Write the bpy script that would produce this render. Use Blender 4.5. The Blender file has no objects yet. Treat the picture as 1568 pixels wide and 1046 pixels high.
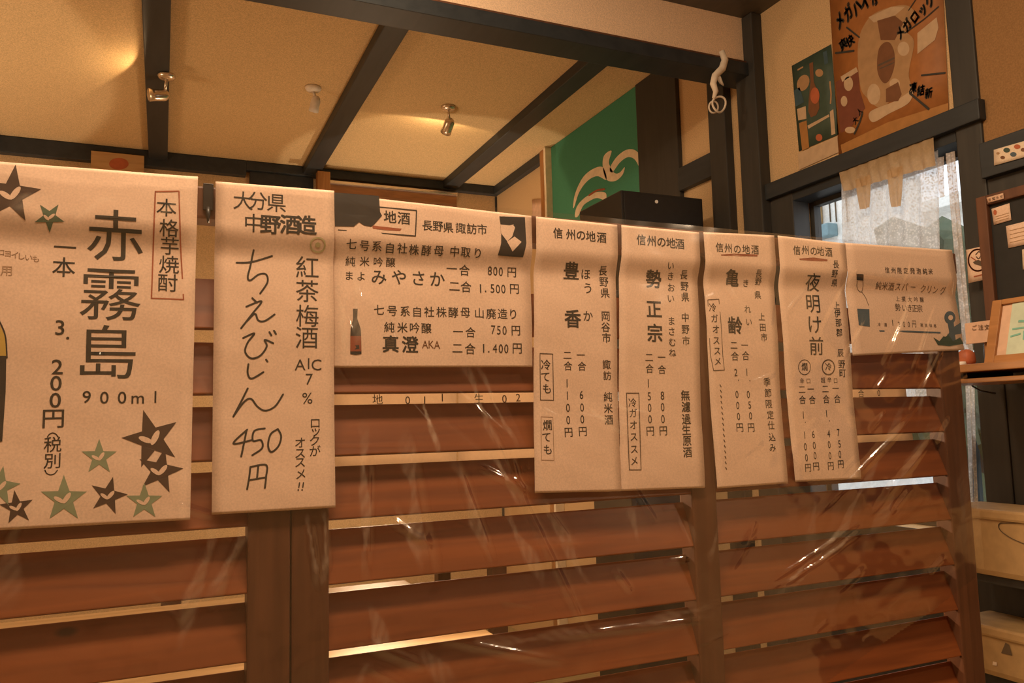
import bpy, bmesh, math, random
import numpy as np
from mathutils import Vector, Matrix, geometry

random.seed(7)
SC = bpy.context.scene
COL = SC.collection
EYE = 1.20                       # eye height above the floor
W, H, FPX = 1568, 1046, 1217.2
YAW, PITCH, ROLL = math.radians(23.823), math.radians(5.735), math.radians(-1.4435)

# ------------------------------------------------------------------ camera
fw = Vector((math.sin(YAW) * math.cos(PITCH), math.cos(YAW) * math.cos(PITCH), math.sin(PITCH)))
rt = Vector((math.cos(YAW), -math.sin(YAW), 0))
up = rt.cross(fw)
RT = rt * math.cos(ROLL) + up * math.sin(ROLL)
UP = up * math.cos(ROLL) - rt * math.sin(ROLL)
cd = bpy.data.cameras.new('camera')
cam = bpy.data.objects.new('camera', cd)
COL.objects.link(cam)
cd.sensor_width = 36
cd.lens = FPX / W * 36
cd.clip_start = 0.02
cam.matrix_world = Matrix(((RT.x, UP.x, -fw.x, 0), (RT.y, UP.y, -fw.y, 0), (RT.z, UP.z, -fw.z, EYE), (0, 0, 0, 1)))
SC.camera = cam

# ------------------------------------------------------------------ exposure, world, lights
SC.view_settings.view_transform = 'Standard'
SC.view_settings.look = 'None'
SC.view_settings.exposure = 1.15
SC.view_settings.gamma = 1.0
SC.view_settings.use_curve_mapping = False
SC.cycles.max_bounces = 8
SC.cycles.transparent_max_bounces = 16
SC.cycles.sample_clamp_indirect = 4

wd = bpy.data.worlds.new('overcast_sky')
SC.world = wd
wd.use_nodes = True
wd.node_tree.nodes['Background'].inputs[0].default_value = (0.86, 0.93, 1.0, 1)
wd.node_tree.nodes['Background'].inputs[1].default_value = 0.8

WARM = (1.0, 0.72, 0.46)
def light(name, kind, loc, power, color=WARM, **kw):
    d = bpy.data.lights.new(name, kind)
    d.energy = power
    d.color = color
    for k, v in kw.items():
        if k != 'aim':
            setattr(d, k, v)
    o = bpy.data.objects.new(name, d)
    o.location = loc
    if 'aim' in kw:
        o.rotation_euler = Vector(kw['aim']).to_track_quat('-Z', 'Y').to_euler()
    COL.objects.link(o)
    return o
# lamps over the partition and on the right wall; added fill lights without fixtures
light('near_ceiling_light', 'AREA', (0.22, 0.50, EYE + 1.37), 19, aim=(0, 0.10, -1), shape='RECTANGLE', size=1.2, size_y=0.2)
light('near_fill', 'POINT', (0.15, 0.00, EYE + 1.12), 3, shadow_soft_size=0.10)  # no fixture: ambient fill added for the upper walls
light('hanging_wall_fill', 'POINT', (0.20, 1.62, EYE + 1.27), 11, shadow_soft_size=0.08)  # unseen fill added to brighten the hanging wall
light('near_wall_light', 'SPOT', (1.60, -0.05, EYE + 0.72), 7, aim=(-1, 1.1, -.75), spot_size=1.35, spot_blend=.3, shadow_soft_size=0.03)
light('far_fill_left', 'POINT', (-1.25, 3.0, EYE + 0.45), 8, shadow_soft_size=0.18)  # unseen fill added so the far ceiling gets light
light('far_fill_right', 'POINT', (0.9, 3.7, EYE + 0.05), 8, shadow_soft_size=0.15)  # second unseen fill added to the dim far room
light('gap_paper_fill', 'SPOT', (0.50, 2.05, EYE + 0.16), 24, aim=(0, -1, -.32), spot_size=1.9, spot_blend=.4, shadow_soft_size=0.06)  # unseen spot added to brighten the papers behind the slats
# unseen spots added below the far ceiling to throw discs of light on it
light('unseen_uplight_left', 'SPOT', (-2.05, 3.60, EYE - 0.40), 30, (1, .78, .56), aim=(0, 0, 1), spot_size=math.radians(90.5), spot_blend=.04, shadow_soft_size=0.02)
light('unseen_uplight_right', 'SPOT', (1.45, 4.30, EYE + 0.30), 9, (1, .80, .56), aim=(0, 0, 1), spot_size=math.radians(76), spot_blend=.05, shadow_soft_size=0.02)

# ------------------------------------------------------------------ pixel -> place helpers
def ray(px, py):
    return RT * ((px - W / 2) / FPX) - UP * ((py - H / 2) / FPX) + fw
D = 1.05                          # partition front plane
def surf(z):                      # paper front surface: sits proud on the top rail, lies back on the slats
    t = min(max((z - 0.212) / 0.042, 0), 1)
    t = t * t * (3 - 2 * t)
    b = 0.0015 * math.sin(z * 23 + 1)
    return D - 0.003 - 0.010 * t + b * (1 - t)

def crumple(x, z):
    return .00024 * (math.sin(x * 47 + z * 21 + 1) + math.sin(x * 23 - z * 61 + 2.2) + 0.6 * math.sin(z * 130 + x * 60) + .5 * math.sin(x * 150 - z * 35 + 4))
class PaperSurf:
    def pt(s, px, py):
        d = ray(px, py); y = D
        for _ in range(4):
            z = d.z / d.y * y; y = surf(z)
        return (d.x / d.y * y, d.z / d.y * y)
    def to3(s, a, b, off):
        return Vector((a, surf(b) - off + crumple(a, b), b + EYE))
class WallSurf:                   # vertical plane X = x0 seen from the room; horizontal axis runs towards the viewer
    def __init__(s, x0): s.x0 = x0
    def pt(s, px, py):
        d = ray(px, py); k = s.x0 / d.x
        return (-d.y * k, d.z * k)
    def to3(s, a, b, off):
        return Vector((s.x0 - off, -a, b + EYE))
class FrontSurf:                  # vertical plane Y = y0
    def __init__(s, y0): s.y0 = y0
    def pt(s, px, py):
        d = ray(px, py); k = s.y0 / d.y
        return (d.x * k, d.z * k)
    def to3(s, a, b, off):
        return Vector((a, s.y0 - off, b + EYE))

# ------------------------------------------------------------------ materials
def nt(name):
    m = bpy.data.materials.new(name); m.use_nodes = True
    n = m.node_tree.nodes; l = m.node_tree.links
    return m, n, l, n['Principled BSDF']
def wcoord(n, l, scale):
    tc = n.new('ShaderNodeTexCoord'); oi = n.new('ShaderNodeObjectInfo')
    ad = n.new('ShaderNodeVectorMath'); ad.operation = 'ADD'
    l.new(tc.outputs['Object'], ad.inputs[0]); l.new(oi.outputs['Location'], ad.inputs[1])
    mp = n.new('ShaderNodeMapping'); mp.inputs['Scale'].default_value = scale
    l.new(ad.outputs[0], mp.inputs['Vector'])
    return mp.outputs[0]
def flat(name, c, rough=0.7, spec=0.3, metal=0.0):
    m, n, l, b = nt(name)
    b.inputs['Roughness'].default_value = rough
    b.inputs['Specular IOR Level'].default_value = spec
    b.inputs['Metallic'].default_value = metal
    v = wcoord(n, l, (40, 40, 40))
    nz = n.new('ShaderNodeTexNoise'); nz.inputs['Scale'].default_value = 1; nz.inputs['Detail'].default_value = 3
    l.new(v, nz.inputs['Vector'])
    r = n.new('ShaderNodeValToRGB')
    r.color_ramp.elements[0].position = 0.3; r.color_ramp.elements[1].position = 0.7
    r.color_ramp.elements[0].color = (*[x * 0.9 for x in c], 1)
    r.color_ramp.elements[1].color = (*[min(1, x * 1.08) for x in c], 1)
    l.new(nz.outputs['Fac'], r.inputs[0]); l.new(r.outputs[0], b.inputs['Base Color'])
    return m
def wood(name, dark, lite, scale, rough=0.45, knots=False, spec=0.35):
    m, n, l, b = nt(name)
    b.inputs['Roughness'].default_value = rough
    b.inputs['Specular IOR Level'].default_value = spec
    v = wcoord(n, l, scale)
    nz = n.new('ShaderNodeTexNoise'); nz.inputs['Scale'].default_value = 1; nz.inputs['Detail'].default_value = 5
    nz.inputs['Distortion'].default_value = 0.6
    l.new(v, nz.inputs['Vector'])
    r = n.new('ShaderNodeValToRGB')
    r.color_ramp.elements[0].position = 0.3; r.color_ramp.elements[0].color = (*dark, 1)
    r.color_ramp.elements[1].position = 0.72; r.color_ramp.elements[1].color = (*lite, 1)
    l.new(nz.outputs['Fac'], r.inputs[0])
    out = r.outputs[0]
    if knots:
        v2 = wcoord(n, l, (5.5, 0.01, 12))
        vo = n.new('ShaderNodeTexVoronoi'); vo.inputs['Scale'].default_value = 1
        vo.voronoi_dimensions = '3D'
        l.new(v2, vo.inputs['Vector'])
        r2 = n.new('ShaderNodeValToRGB')
        r2.color_ramp.elements[0].position = 0.035; r2.color_ramp.elements[0].color = (0.22, 0.2, 0.18, 1)
        r2.color_ramp.elements[1].position = 0.08; r2.color_ramp.elements[1].color = (1, 1, 1, 1)
        l.new(vo.outputs['Distance'], r2.inputs[0])
        mx = n.new('ShaderNodeMix'); mx.data_type = 'RGBA'; mx.blend_type = 'MULTIPLY'; mx.inputs['Factor'].default_value = 1
        l.new(out, mx.inputs['A']); l.new(r2.outputs[0], mx.inputs['B'])
        out = mx.outputs['Result']
    l.new(out, b.inputs['Base Color'])
    bp = n.new('ShaderNodeBump'); bp.inputs['Strength'].default_value = 0.15; bp.inputs['Distance'].default_value = 0.002
    l.new(nz.outputs['Fac'], bp.inputs['Height']); l.new(bp.outputs[0], b.inputs['Normal'])
    return m
def plaster(name, c, scale=260, bump=0.5, dist=0.002, vary=0.22):
    m, n, l, b = nt(name)
    b.inputs['Roughness'].default_value = 0.9
    b.inputs['Specular IOR Level'].default_value = 0.1
    v = wcoord(n, l, (1, 1, 1))
    nz = n.new('ShaderNodeTexNoise'); nz.inputs['Scale'].default_value = scale; nz.inputs['Detail'].default_value = 3
    l.new(v, nz.inputs['Vector'])
    r = n.new('ShaderNodeValToRGB')
    r.color_ramp.elements[0].position = 0.34; r.color_ramp.elements[1].position = 0.66
    r.color_ramp.elements[0].color = (*[x * (1 - vary) for x in c], 1)
    r.color_ramp.elements[1].color = (*[min(1, x * (1 + vary)) for x in c], 1)
    l.new(nz.outputs['Fac'], r.inputs[0]); l.new(r.outputs[0], b.inputs['Base Color'])
    bp = n.new('ShaderNodeBump'); bp.inputs['Strength'].default_value = bump; bp.inputs['Distance'].default_value = dist
    l.new(nz.outputs['Fac'], bp.inputs['Height']); l.new(bp.outputs[0], b.inputs['Normal'])
    return m
def paper_mat(name, c, vary=0.07, soft=0.6):
    m = plaster(name, c, 420, 0.12, 0.0005, vary)
    n = m.node_tree.nodes; l = m.node_tree.links
    b = n['Principled BSDF']; b.inputs['Roughness'].default_value = soft
    return m

M = {}
M['ceiling'] = plaster('ceiling_paper', (0.66, 0.47, 0.25), 230, 0.6, 0.003, 0.18)
M['plaster'] = plaster('tan_plaster', (0.60, 0.41, 0.22), 260, 0.5, 0.002, 0.16)
M['dark'] = wood('dark_beam_wood', (0.025, 0.029, 0.032), (0.037, 0.041, 0.044), (30, 4, 30), 0.5)
M['darkv'] = wood('dark_post_wood', (0.036, 0.034, 0.030), (0.050, 0.046, 0.040), (40, 40, 4), 0.55)
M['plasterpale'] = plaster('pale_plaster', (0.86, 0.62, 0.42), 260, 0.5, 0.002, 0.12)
M['boards'] = wood('dark_ceiling_boards', (0.08, 0.075, 0.065), (0.12, 0.105, 0.09), (30, 4, 30), 0.5)
M['wallboard'] = plaster('brown_wall_paper', (0.30, 0.165, 0.07), 260, 0.4, 0.002, 0.12)
M['brown'] = wood('brown_trim_wood', (0.20, 0.085, 0.03), (0.34, 0.15, 0.055), (6, 40, 40), 0.4)
M['brownv'] = wood('brown_post_wood', (0.30, 0.13, 0.04), (0.45, 0.21, 0.07), (40, 40, 5), 0.4)
M['slat'] = wood('red_brown_slat_wood', (0.138, 0.036, 0.0095), (0.24, 0.066, 0.016), (3.0, 40, 55), 0.42, True)
M['stile'] = wood('red_brown_stile_wood', (0.092, 0.036, 0.017), (0.142, 0.056, 0.026), (70, 40, 4.5), 0.45)
M['board'] = wood('reddish_frame_wood', (0.10, 0.042, 0.022), (0.15, 0.062, 0.03), (40, 40, 6), 0.5)
M['shelf'] = wood('amber_shelf_wood', (0.30, 0.13, 0.04), (0.46, 0.21, 0.07), (40, 6, 40), 0.4)
M['table'] = wood('table_wood', (0.42, 0.24, 0.10), (0.58, 0.36, 0.17), (4, 40, 40), 0.35)
M['tatami'] = wood('tatami', (0.34, 0.26, 0.12), (0.48, 0.38, 0.2), (8, 90, 40), 0.8)
M['paper'] = paper_mat('menu_paper', (0.77, 0.545, 0.40))
M['paperw'] = paper_mat('pale_paper', (0.78, 0.62, 0.46))
M['thinpaper'] = paper_mat('thin_paper', (0.80, 0.66, 0.50))
_n = M['thinpaper'].node_tree.nodes; _l = M['thinpaper'].node_tree.links
_t = _n.new('ShaderNodeBsdfTranslucent'); _t.inputs[0].default_value = (0.85, 0.70, 0.54, 1)
_x = _n.new('ShaderNodeMixShader'); _x.inputs[0].default_value = 0.65
_l.new(_n['Principled BSDF'].outputs[0], _x.inputs[1]); _l.new(_t.outputs[0], _x.inputs[2]); _l.new(_x.outputs[0], _n['Material Output'].inputs['Surface'])
M['ink'] = flat('black_ink', (0.042, 0.037, 0.029), 0.6)
M['inksoft'] = flat('brown_black_ink', (0.11, 0.075, 0.05), 0.7)
M['inkfaint'] = flat('faint_brown_ink', (0.42, 0.27, 0.17), 0.7)
M['inkred'] = flat('red_ink', (0.36, 0.10, 0.045), 0.7)
M['starblack'] = flat('black_brown_print', (0.075, 0.045, 0.032), 0.6)
M['stargreen'] = flat('green_print', (0.24, 0.28, 0.17), 0.6)
M['stardkgreen'] = flat('dark_green_print', (0.09, 0.13, 0.08), 0.6)
M['blockblack'] = flat('black_print_block', (0.032, 0.029, 0.026), 0.55)
M['labelred'] = flat('rust_red_print', (0.30, 0.08, 0.04), 0.6)
M['blueprint'] = flat('slate_blue_print', (0.09, 0.12, 0.14), 0.6)
M['yellowprint'] = flat('ochre_print', (0.55, 0.36, 0.08), 0.6)
M['ring'] = flat('pale_green_ring_print', (0.55, 0.48, 0.25), 0.6)
M['green'] = plaster('green_panel', (0.075, 0.27, 0.17), 200, 0.2, 0.001, 0.06)
M['cream'] = flat('cream_paint', (0.80, 0.68, 0.50), 0.7)
M['black'] = flat('black_plastic', (0.022, 0.020, 0.018), 0.35, 0.4)
M['blackboard'] = flat('blackboard_black', (0.030, 0.028, 0.025), 0.75)
M['metal'] = flat('warm_chrome', (0.75, 0.66, 0.55), 0.25, 0.5, 0.85)
M['white'] = flat('white_enamel', (0.82, 0.76, 0.68), 0.4)
M['case'] = flat('tan_case', (0.43, 0.27, 0.115), 0.6)
M['groove'] = flat('dark_groove', (0.13, 0.085, 0.045), 0.7)
M['orange'] = flat('poster_orange', (0.354, 0.136, 0.037), 0.5)
M['orangedk'] = flat('poster_dark_orange', (0.245, 0.088, 0.027), 0.5)
M['amber'] = flat('poster_amber', (0.394, 0.184, 0.054), 0.5)
M['posterred'] = flat('poster_red_brown', (0.184, 0.058, 0.031), 0.5)
M['pcream'] = flat('poster_cream', (0.530, 0.372, 0.230), 0.5)
M['ptan'] = flat('poster_tan', (0.407, 0.239, 0.114), 0.5)
M['pbrown'] = flat('poster_brown', (0.184, 0.078, 0.034), 0.5)
M['pgreen'] = flat('poster_deep_green', (0.055, 0.085, 0.06), 0.5)
M['pblue'] = flat('poster_blue', (0.05, 0.09, 0.11), 0.5)
M['pred'] = flat('poster_orange_red', (0.45, 0.12, 0.05), 0.5)
M['teal'] = flat('teal_print', (0.20, 0.45, 0.36), 0.6)
M['palegreen'] = flat('pale_green_print', (0.55, 0.62, 0.48), 0.6)
M['cardpink'] = flat('card_salmon', (0.68, 0.44, 0.30), 0.6)
M['outwhite'] = flat('white_render', (0.85, 0.83, 0.78), 0.8)
M['outtan'] = flat('tan_cladding', (0.36, 0.23, 0.10), 0.8)
M['outteal'] = flat('teal_awning', (0.20, 0.30, 0.33), 0.7)
M['leaf'] = flat('hedge_green', (0.07, 0.10, 0.055), 0.8)
M['bluecloth'] = flat('blue_cloth', (0.10, 0.18, 0.32), 0.8)
M['road'] = flat('asphalt', (0.35, 0.35, 0.34), 0.9)
M['cord'] = flat('white_cord', (0.78, 0.66, 0.52), 0.8)

def glassy(name, fac_boost, rough, tint=(1, 1, 1)):
    m, n, l, b = nt(name)
    n.remove(b)
    out = n['Material Output']
    tr = n.new('ShaderNodeBsdfTransparent'); tr.inputs[0].default_value = (*tint, 1)
    gl = n.new('ShaderNodeBsdfGlossy'); gl.inputs['Roughness'].default_value = rough
    fr = n.new('ShaderNodeLayerWeight'); fr.inputs['Blend'].default_value = 0.5
    mu = n.new('ShaderNodeMapRange'); mu.inputs['To Min'].default_value = fac_boost; mu.inputs['To Max'].default_value = fac_boost * 2.2
    l.new(fr.outputs['Facing'], mu.inputs['Value'])
    mx = n.new('ShaderNodeMixShader')
    l.new(mu.outputs[0], mx.inputs[0]); l.new(tr.outputs[0], mx.inputs[1]); l.new(gl.outputs[0], mx.inputs[2])
    l.new(mx.outputs[0], out.inputs['Surface'])
    return m
M['vinyl'] = glassy('clear_vinyl', 0.13, 0.085)
_n = M['vinyl'].node_tree.nodes; _l = M['vinyl'].node_tree.links        # reflection streaks painted in as pale diffuse bands
_at = _n.new('ShaderNodeAttribute'); _at.attribute_name = 'refl_streak'
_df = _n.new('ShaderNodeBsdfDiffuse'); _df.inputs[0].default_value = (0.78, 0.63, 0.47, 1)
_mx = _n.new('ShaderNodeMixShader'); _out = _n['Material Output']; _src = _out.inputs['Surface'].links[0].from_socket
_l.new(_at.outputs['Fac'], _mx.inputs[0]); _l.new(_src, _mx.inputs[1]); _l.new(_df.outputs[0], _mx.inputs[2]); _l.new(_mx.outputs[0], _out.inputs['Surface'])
M['glass'] = glassy('window_glass', 0.05, 0.02)

def lace_mat(name, c, c2, open_):
    m, n, l, b = nt(name)
    n.remove(b)
    out = n['Material Output']
    v = wcoord(n, l, (1, 1, 1))
    vo = n.new('ShaderNodeTexVoronoi'); vo.inputs['Scale'].default_value = 160
    l.new(v, vo.inputs['Vector'])
    nz = n.new('ShaderNodeTexNoise'); nz.inputs['Scale'].default_value = 45; l.new(v, nz.inputs['Vector'])
    cr = n.new('ShaderNodeValToRGB')
    cr.color_ramp.elements[0].position = 0.4; cr.color_ramp.elements[0].color = (*c, 1)
    cr.color_ramp.elements[1].position = 0.6; cr.color_ramp.elements[1].color = (*c2, 1)
    l.new(nz.outputs['Fac'], cr.inputs[0])
    di = n.new('ShaderNodeBsdfDiffuse'); tl = n.new('ShaderNodeBsdfTranslucent'); tr = n.new('ShaderNodeBsdfTransparent')
    l.new(cr.outputs[0], di.inputs[0]); l.new(cr.outputs[0], tl.inputs[0])
    a = n.new('ShaderNodeMixShader'); a.inputs[0].default_value = 0.5
    l.new(di.outputs[0], a.inputs[1]); l.new(tl.outputs[0], a.inputs[2])
    th = n.new('ShaderNodeMapRange'); th.inputs['From Min'].default_value = 0.15; th.inputs['From Max'].default_value = 0.55
    th.inputs['To Min'].default_value = 1.0; th.inputs['To Max'].default_value = 1.0 - open_
    l.new(vo.outputs['Distance'], th.inputs['Value'])
    mx = n.new('ShaderNodeMixShader')
    l.new(th.outputs[0], mx.inputs[0]); l.new(tr.outputs[0], mx.inputs[1]); l.new(a.outputs[0], mx.inputs[2])
    l.new(mx.outputs[0], out.inputs['Surface'])
    return m
M['lace'] = lace_mat('white_lace', (0.78, 0.74, 0.68), (0.90, 0.87, 0.82), 0.32)
M['valance'] = lace_mat('tan_valance', (0.66, 0.46, 0.26), (0.72, 0.52, 0.31), 0.08)
M['laceband'] = lace_mat('lace_border', (0.74, 0.62, 0.52), (0.88, 0.80, 0.72), 0.30)

# ------------------------------------------------------------------ object helpers
def link(name, verts, faces, mat, parent=None, smooth=False, origin='base'):
    V = np.array([tuple(v) for v in verts], float)
    lo, hi = V.min(0), V.max(0)
    o0 = Vector(((lo[0] + hi[0]) / 2, (lo[1] + hi[1]) / 2, lo[2]))
    me = bpy.data.meshes.new(name)
    me.from_pydata([tuple(v) for v in (V - np.array(o0))], [], faces)
    me.materials.append(mat)
    if smooth:
        me.polygons.foreach_set('use_smooth', [True] * len(me.polygons))
    me.update()
    o = bpy.data.objects.new(name, me)
    COL.objects.link(o)
    if parent is not None:
        o.parent = parent
        p = parent; off = Vector(o0)
        while p is not None:
            off -= p.location; p = p.parent
        o.location = off
    else:
        o.location = o0
    return o
def tag(o, label=None, cat=None, group=None, kind=None):
    if label: o['label'] = label
    if cat: o['category'] = cat
    if group: o['group'] = group
    if kind: o['kind'] = kind
    return o
def thing(name, loc, label, cat, group=None):
    o = bpy.data.objects.new(name, None); COL.objects.link(o)
    o.location = loc; o.empty_display_size = 0.05
    return tag(o, label, cat, group)

class MB:
    def __init__(s): s.v = []; s.f = []
    def add(s, v, f):
        k = len(s.v); s.v += [Vector(x) for x in v]; s.f += [tuple(i + k for i in q) for q in f]; return s
    def box(s, a, b, bev=0.0, mtx=None):
        bm = bmesh.new(); bmesh.ops.create_cube(bm, size=1)
        c = [(a[i] + b[i]) / 2 for i in range(3)]; d = [abs(b[i] - a[i]) for i in range(3)]
        for v in bm.verts: v.co = Vector((v.co.x * d[0] + c[0], v.co.y * d[1] + c[1], v.co.z * d[2] + c[2]))
        if bev: bmesh.ops.bevel(bm, geom=bm.edges[:], offset=min(bev, min(d) * 0.45), segments=2, affect='EDGES', profile=0.6)
        if mtx is not None: bmesh.ops.transform(bm, matrix=mtx, verts=bm.verts)
        bm.verts.index_update()
        s.add([v.co for v in bm.verts], [[v.index for v in f.verts] for f in bm.faces]); bm.free(); return s
    def tube(s, pts, radii, n=12, cap=True):
        pts = [Vector(p) for p in pts]
        if not hasattr(radii, '__len__'): radii = [radii] * len(pts)
        rings = []; prev = None
        for i, p in enumerate(pts):
            t = (pts[min(i + 1, len(pts) - 1)] - pts[max(i - 1, 0)]).normalized()
            if prev is None:
                a = t.orthogonal().normalized()
            else:
                a = (prev - t * prev.dot(t)).normalized()
            prev = a; b = t.cross(a)
            rings.append([p + (a * math.cos(2 * math.pi * k / n) + b * math.sin(2 * math.pi * k / n)) * radii[i] for k in range(n)])
        v = [x for r in rings for x in r]; f = []
        for i in range(len(rings) - 1):
            for k in range(n):
                f.append((i * n + k, i * n + (k + 1) % n, (i + 1) * n + (k + 1) % n, (i + 1) * n + k))
        if cap:
            f.append(tuple(range(n))[::-1]); f.append(tuple((len(rings) - 1) * n + k for k in range(n)))
        return s.add(v, f)
    def build(s, name, mat, parent=None, smooth=False): return link(name, s.v, s.f, mat, parent, smooth)

def struct(name, mb, mat, smooth=False):
    o = mb.build(name, mat, None, smooth); o['kind'] = 'structure'; return o
def bx(a, b, bev=0.0): return MB().box((a[0], a[1], a[2] + EYE), (b[0], b[1], b[2] + EYE), bev)

# ------------------------------------------------------------------ print helpers
_fc = bpy.data.curves.new('glyph', 'FONT'); _fo = bpy.data.objects.new('glyph', _fc); COL.objects.link(_fo)
_fc.resolution_u = 3
_gc = {}
def glyph(ch, bold):
    key = (ch, bold)
    if key not in _gc:
        _fc.body = ch; _fc.offset = bold
        bpy.context.view_layer.update()
        me = bpy.data.meshes.new_from_object(_fo.evaluated_get(bpy.context.evaluated_depsgraph_get()))
        vs = [(v.co.x, v.co.y) for v in me.vertices]; fs = [tuple(p.vertices) for p in me.polygons]
        bpy.data.meshes.remove(me); _gc[key] = (vs, fs)
    return _gc[key]
_ref, _ = glyph('国', 0)
_rx = [v[0] for v in _ref]; _ry = [v[1] for v in _ref]
EM = max(max(_rx) - min(_rx), max(_ry) - min(_ry)) / 0.88
ECY = (max(_ry) + min(_ry)) / 2; ECX = (max(_rx) + min(_rx)) / 2

class Print:
    """flat print collected on a surface, built as one mesh"""
    def __init__(s, S, off): s.S = S; s.off = off; s.v = []; s.f = []
    def _tri(s, pts2, off=None):
        t = geometry.tessellate_polygon([[Vector((p[0], p[1], 0)) for p in pts2]])
        k = len(s.v); s.v += [s.S.to3(p[0], p[1], off or s.off) for p in pts2]
        s.f += [tuple(i + k for i in q) for q in t]
    def poly(s, pts): s._tri([s.S.pt(*p) for p in pts]); return s
    def ch(s, c, px, py, size, bold=0.010, wa=1.0, ang=0.0, shear=0.0):
        if c in ' 　': return s
        vs, fs = glyph(c, 0)
        ca, cb = s.S.pt(px, py)
        h = abs(s.S.pt(px, py - size / 2)[1] - s.S.pt(px, py + size / 2)[1]) / EM
        xs = [v[0] for v in vs]; ys = [v[1] for v in vs]
        cx = (min(xs) + max(xs)) / 2
        cy = ECY if c not in '1234567890AKCl%m.' else (min(ys) + max(ys)) / 2
        cs, sn = math.cos(ang), math.sin(ang)
        bold *= .92
        sh = [(0, 0)] if bold < .004 else [(-.7, -.35), (.7, -.35), (0, .7)] if bold < .015 else [(-.8, -.8), (.8, -.8), (.8, .8), (-.8, .8)]
        for sx, sy in sh:
            k = len(s.v)
            for x, y in vs:
                u = (x - cx + sx * bold) * h * wa; w = (y - cy + sy * bold) * h; u += shear * w
                s.v.append(s.S.to3(ca + u * cs - w * sn, cb + u * sn + w * cs, s.off))
            s.f += [tuple(i + k for i in q) for q in fs]
        return s
    def seq(s, text, pts, size, bold=0.010, wa=1.0, **kw):
        for c, p in zip(text, pts): s.ch(c, p[0], p[1], size, bold, wa, **kw)
        return s
    def line(s, text, p0, p1, size, **kw):
        n = len(text)
        for i, c in enumerate(text):
            t = i / max(1, n - 1); s.ch(c, p0[0] + (p1[0] - p0[0]) * t, p0[1] + (p1[1] - p0[1]) * t, size, **kw)
        return s
    def stroke(s, pts, w, smooth=True, closed=False):
        P = [Vector(s.S.pt(*p)) for p in pts]
        h = abs(s.S.pt(*pts[0])[1] - s.S.pt(pts[0][0], pts[0][1] + w)[1]) / 2
        if closed: P.append(P[0])
        if smooth and len(P) > 2:
            Q = []
            for i in range(len(P) - 1):
                a = P[max(i - 1, 0)]; b = P[i]; c = P[i + 1]; d = P[min(i + 2, len(P) - 1)]
                for k in range(8):
                    t = k / 8
                    Q.append(0.5 * ((2 * b) + (c - a) * t + (2 * a - 5 * b + 4 * c - d) * t * t + (3 * b - a - 3 * c + d) * t ** 3))
            Q.append(P[-1]); P = Q
        for i in range(len(P) - 1):
            t = P[i + 1] - P[i]
            if t.length < 1e-7: continue
            nn = Vector((-t.y, t.x)).normalized() * h
            k = len(s.v)
            s.v += [s.S.to3(*q, s.off) for q in (P[i] - nn, P[i + 1] - nn, P[i + 1] + nn, P[i] + nn)]
            s.f.append((k, k + 1, k + 2, k + 3))
        for p in (P if smooth else P):
            k = len(s.v)
            s.v += [s.S.to3(p.x + h * math.cos(j * math.pi / 4), p.y + h * math.sin(j * math.pi / 4), s.off + 0.00001) for j in range(8)]
            s.f.append(tuple(range(k, k + 8)))
        return s
    def disc(s, px, py, rx, ry=None, n=28, ang=0):
        ry = ry or rx
        return s.poly([(px + rx * math.cos(t) * math.cos(ang) - ry * math.sin(t) * math.sin(ang), py + rx * math.cos(t) * math.sin(ang) + ry * math.sin(t) * math.cos(ang)) for t in [2 * math.pi * i / n for i in range(n)]])
    def build(s, name, mat, parent):
        if isinstance(s.S, PaperSurf):             # follow the fold of the paper
            bm = bmesh.new(); vv = [bm.verts.new(v) for v in s.v]
            for f in s.f:
                try: bm.faces.new([vv[i] for i in f])
                except ValueError: pass
            for _ in range(4):
                es = [e for e in bm.edges if abs(e.verts[0].co.z - e.verts[1].co.z) > .0045 and .19 < (e.verts[0].co.z + e.verts[1].co.z) / 2 - EYE < .29]
                if not es: break
                bmesh.ops.subdivide_edges(bm, edges=es, cuts=1)
                bmesh.ops.triangulate(bm, faces=[f for f in bm.faces if len(f.verts) > 4])
            for v in bm.verts: v.co.y = s.S.to3(v.co.x, v.co.z - EYE, s.off).y
            bm.verts.index_update()
            s.v = [v.co.copy() for v in bm.verts]; s.f = [tuple(v.index for v in f.verts) for f in bm.faces]; bm.free()
        return link(name, s.v, s.f, mat, parent)

def smooth_loop(P, n=6):
    Q = []; m = len(P)
    for i in range(m):
        p0, p1, p2, p3 = (Vector(P[(i + d) % m]) for d in (-1, 0, 1, 2))
        for k in range(n):
            t = k / n
            q = 0.5 * ((2 * p1) + (p2 - p0) * t + (2 * p0 - 5 * p1 + 4 * p2 - p3) * t * t + (3 * p1 - p0 - 3 * p2 + p3) * t ** 3)
            Q.append((q.x, q.y))
    return Q
def quad_sheet(S, corners, off, nu, nv, name, mat, parent=None, amp=0.0, thick=0.0004, seed=0):
    """a sheet of paper on surface S, corners tl tr br bl in photo pixels"""
    c = [S.pt(*p) for p in corners]
    rnd = random.Random(seed); ph = [rnd.uniform(0, 6) for _ in range(6)]
    vs = []; fs = []
    for j in range(nv + 1):
        for i in range(nu + 1):
            u, v = i / nu, j / nv
            a = [(c[0][k] * (1 - u) + c[1][k] * u) * (1 - v) + (c[3][k] * (1 - u) + c[2][k] * u) * v for k in (0, 1)]
            w = amp * (math.sin(a[0] * 47 + a[1] * 21 + ph[0]) + math.sin(a[0] * 23 - a[1] * 61 + ph[1]) + 0.6 * math.sin(a[1] * 130 + a[0] * 60 + ph[2]))
            vs.append(S.to3(a[0], a[1], off + w))
    for j in range(nv):
        for i in range(nu):
            k = j * (nu + 1) + i; fs.append((k, k + nu + 1, k + nu + 2, k + 1))
    o = link(name, vs, fs, mat, parent, True)
    md = o.modifiers.new('thickness', 'SOLIDIFY'); md.thickness = thick; md.offset = -1
    return o
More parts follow.
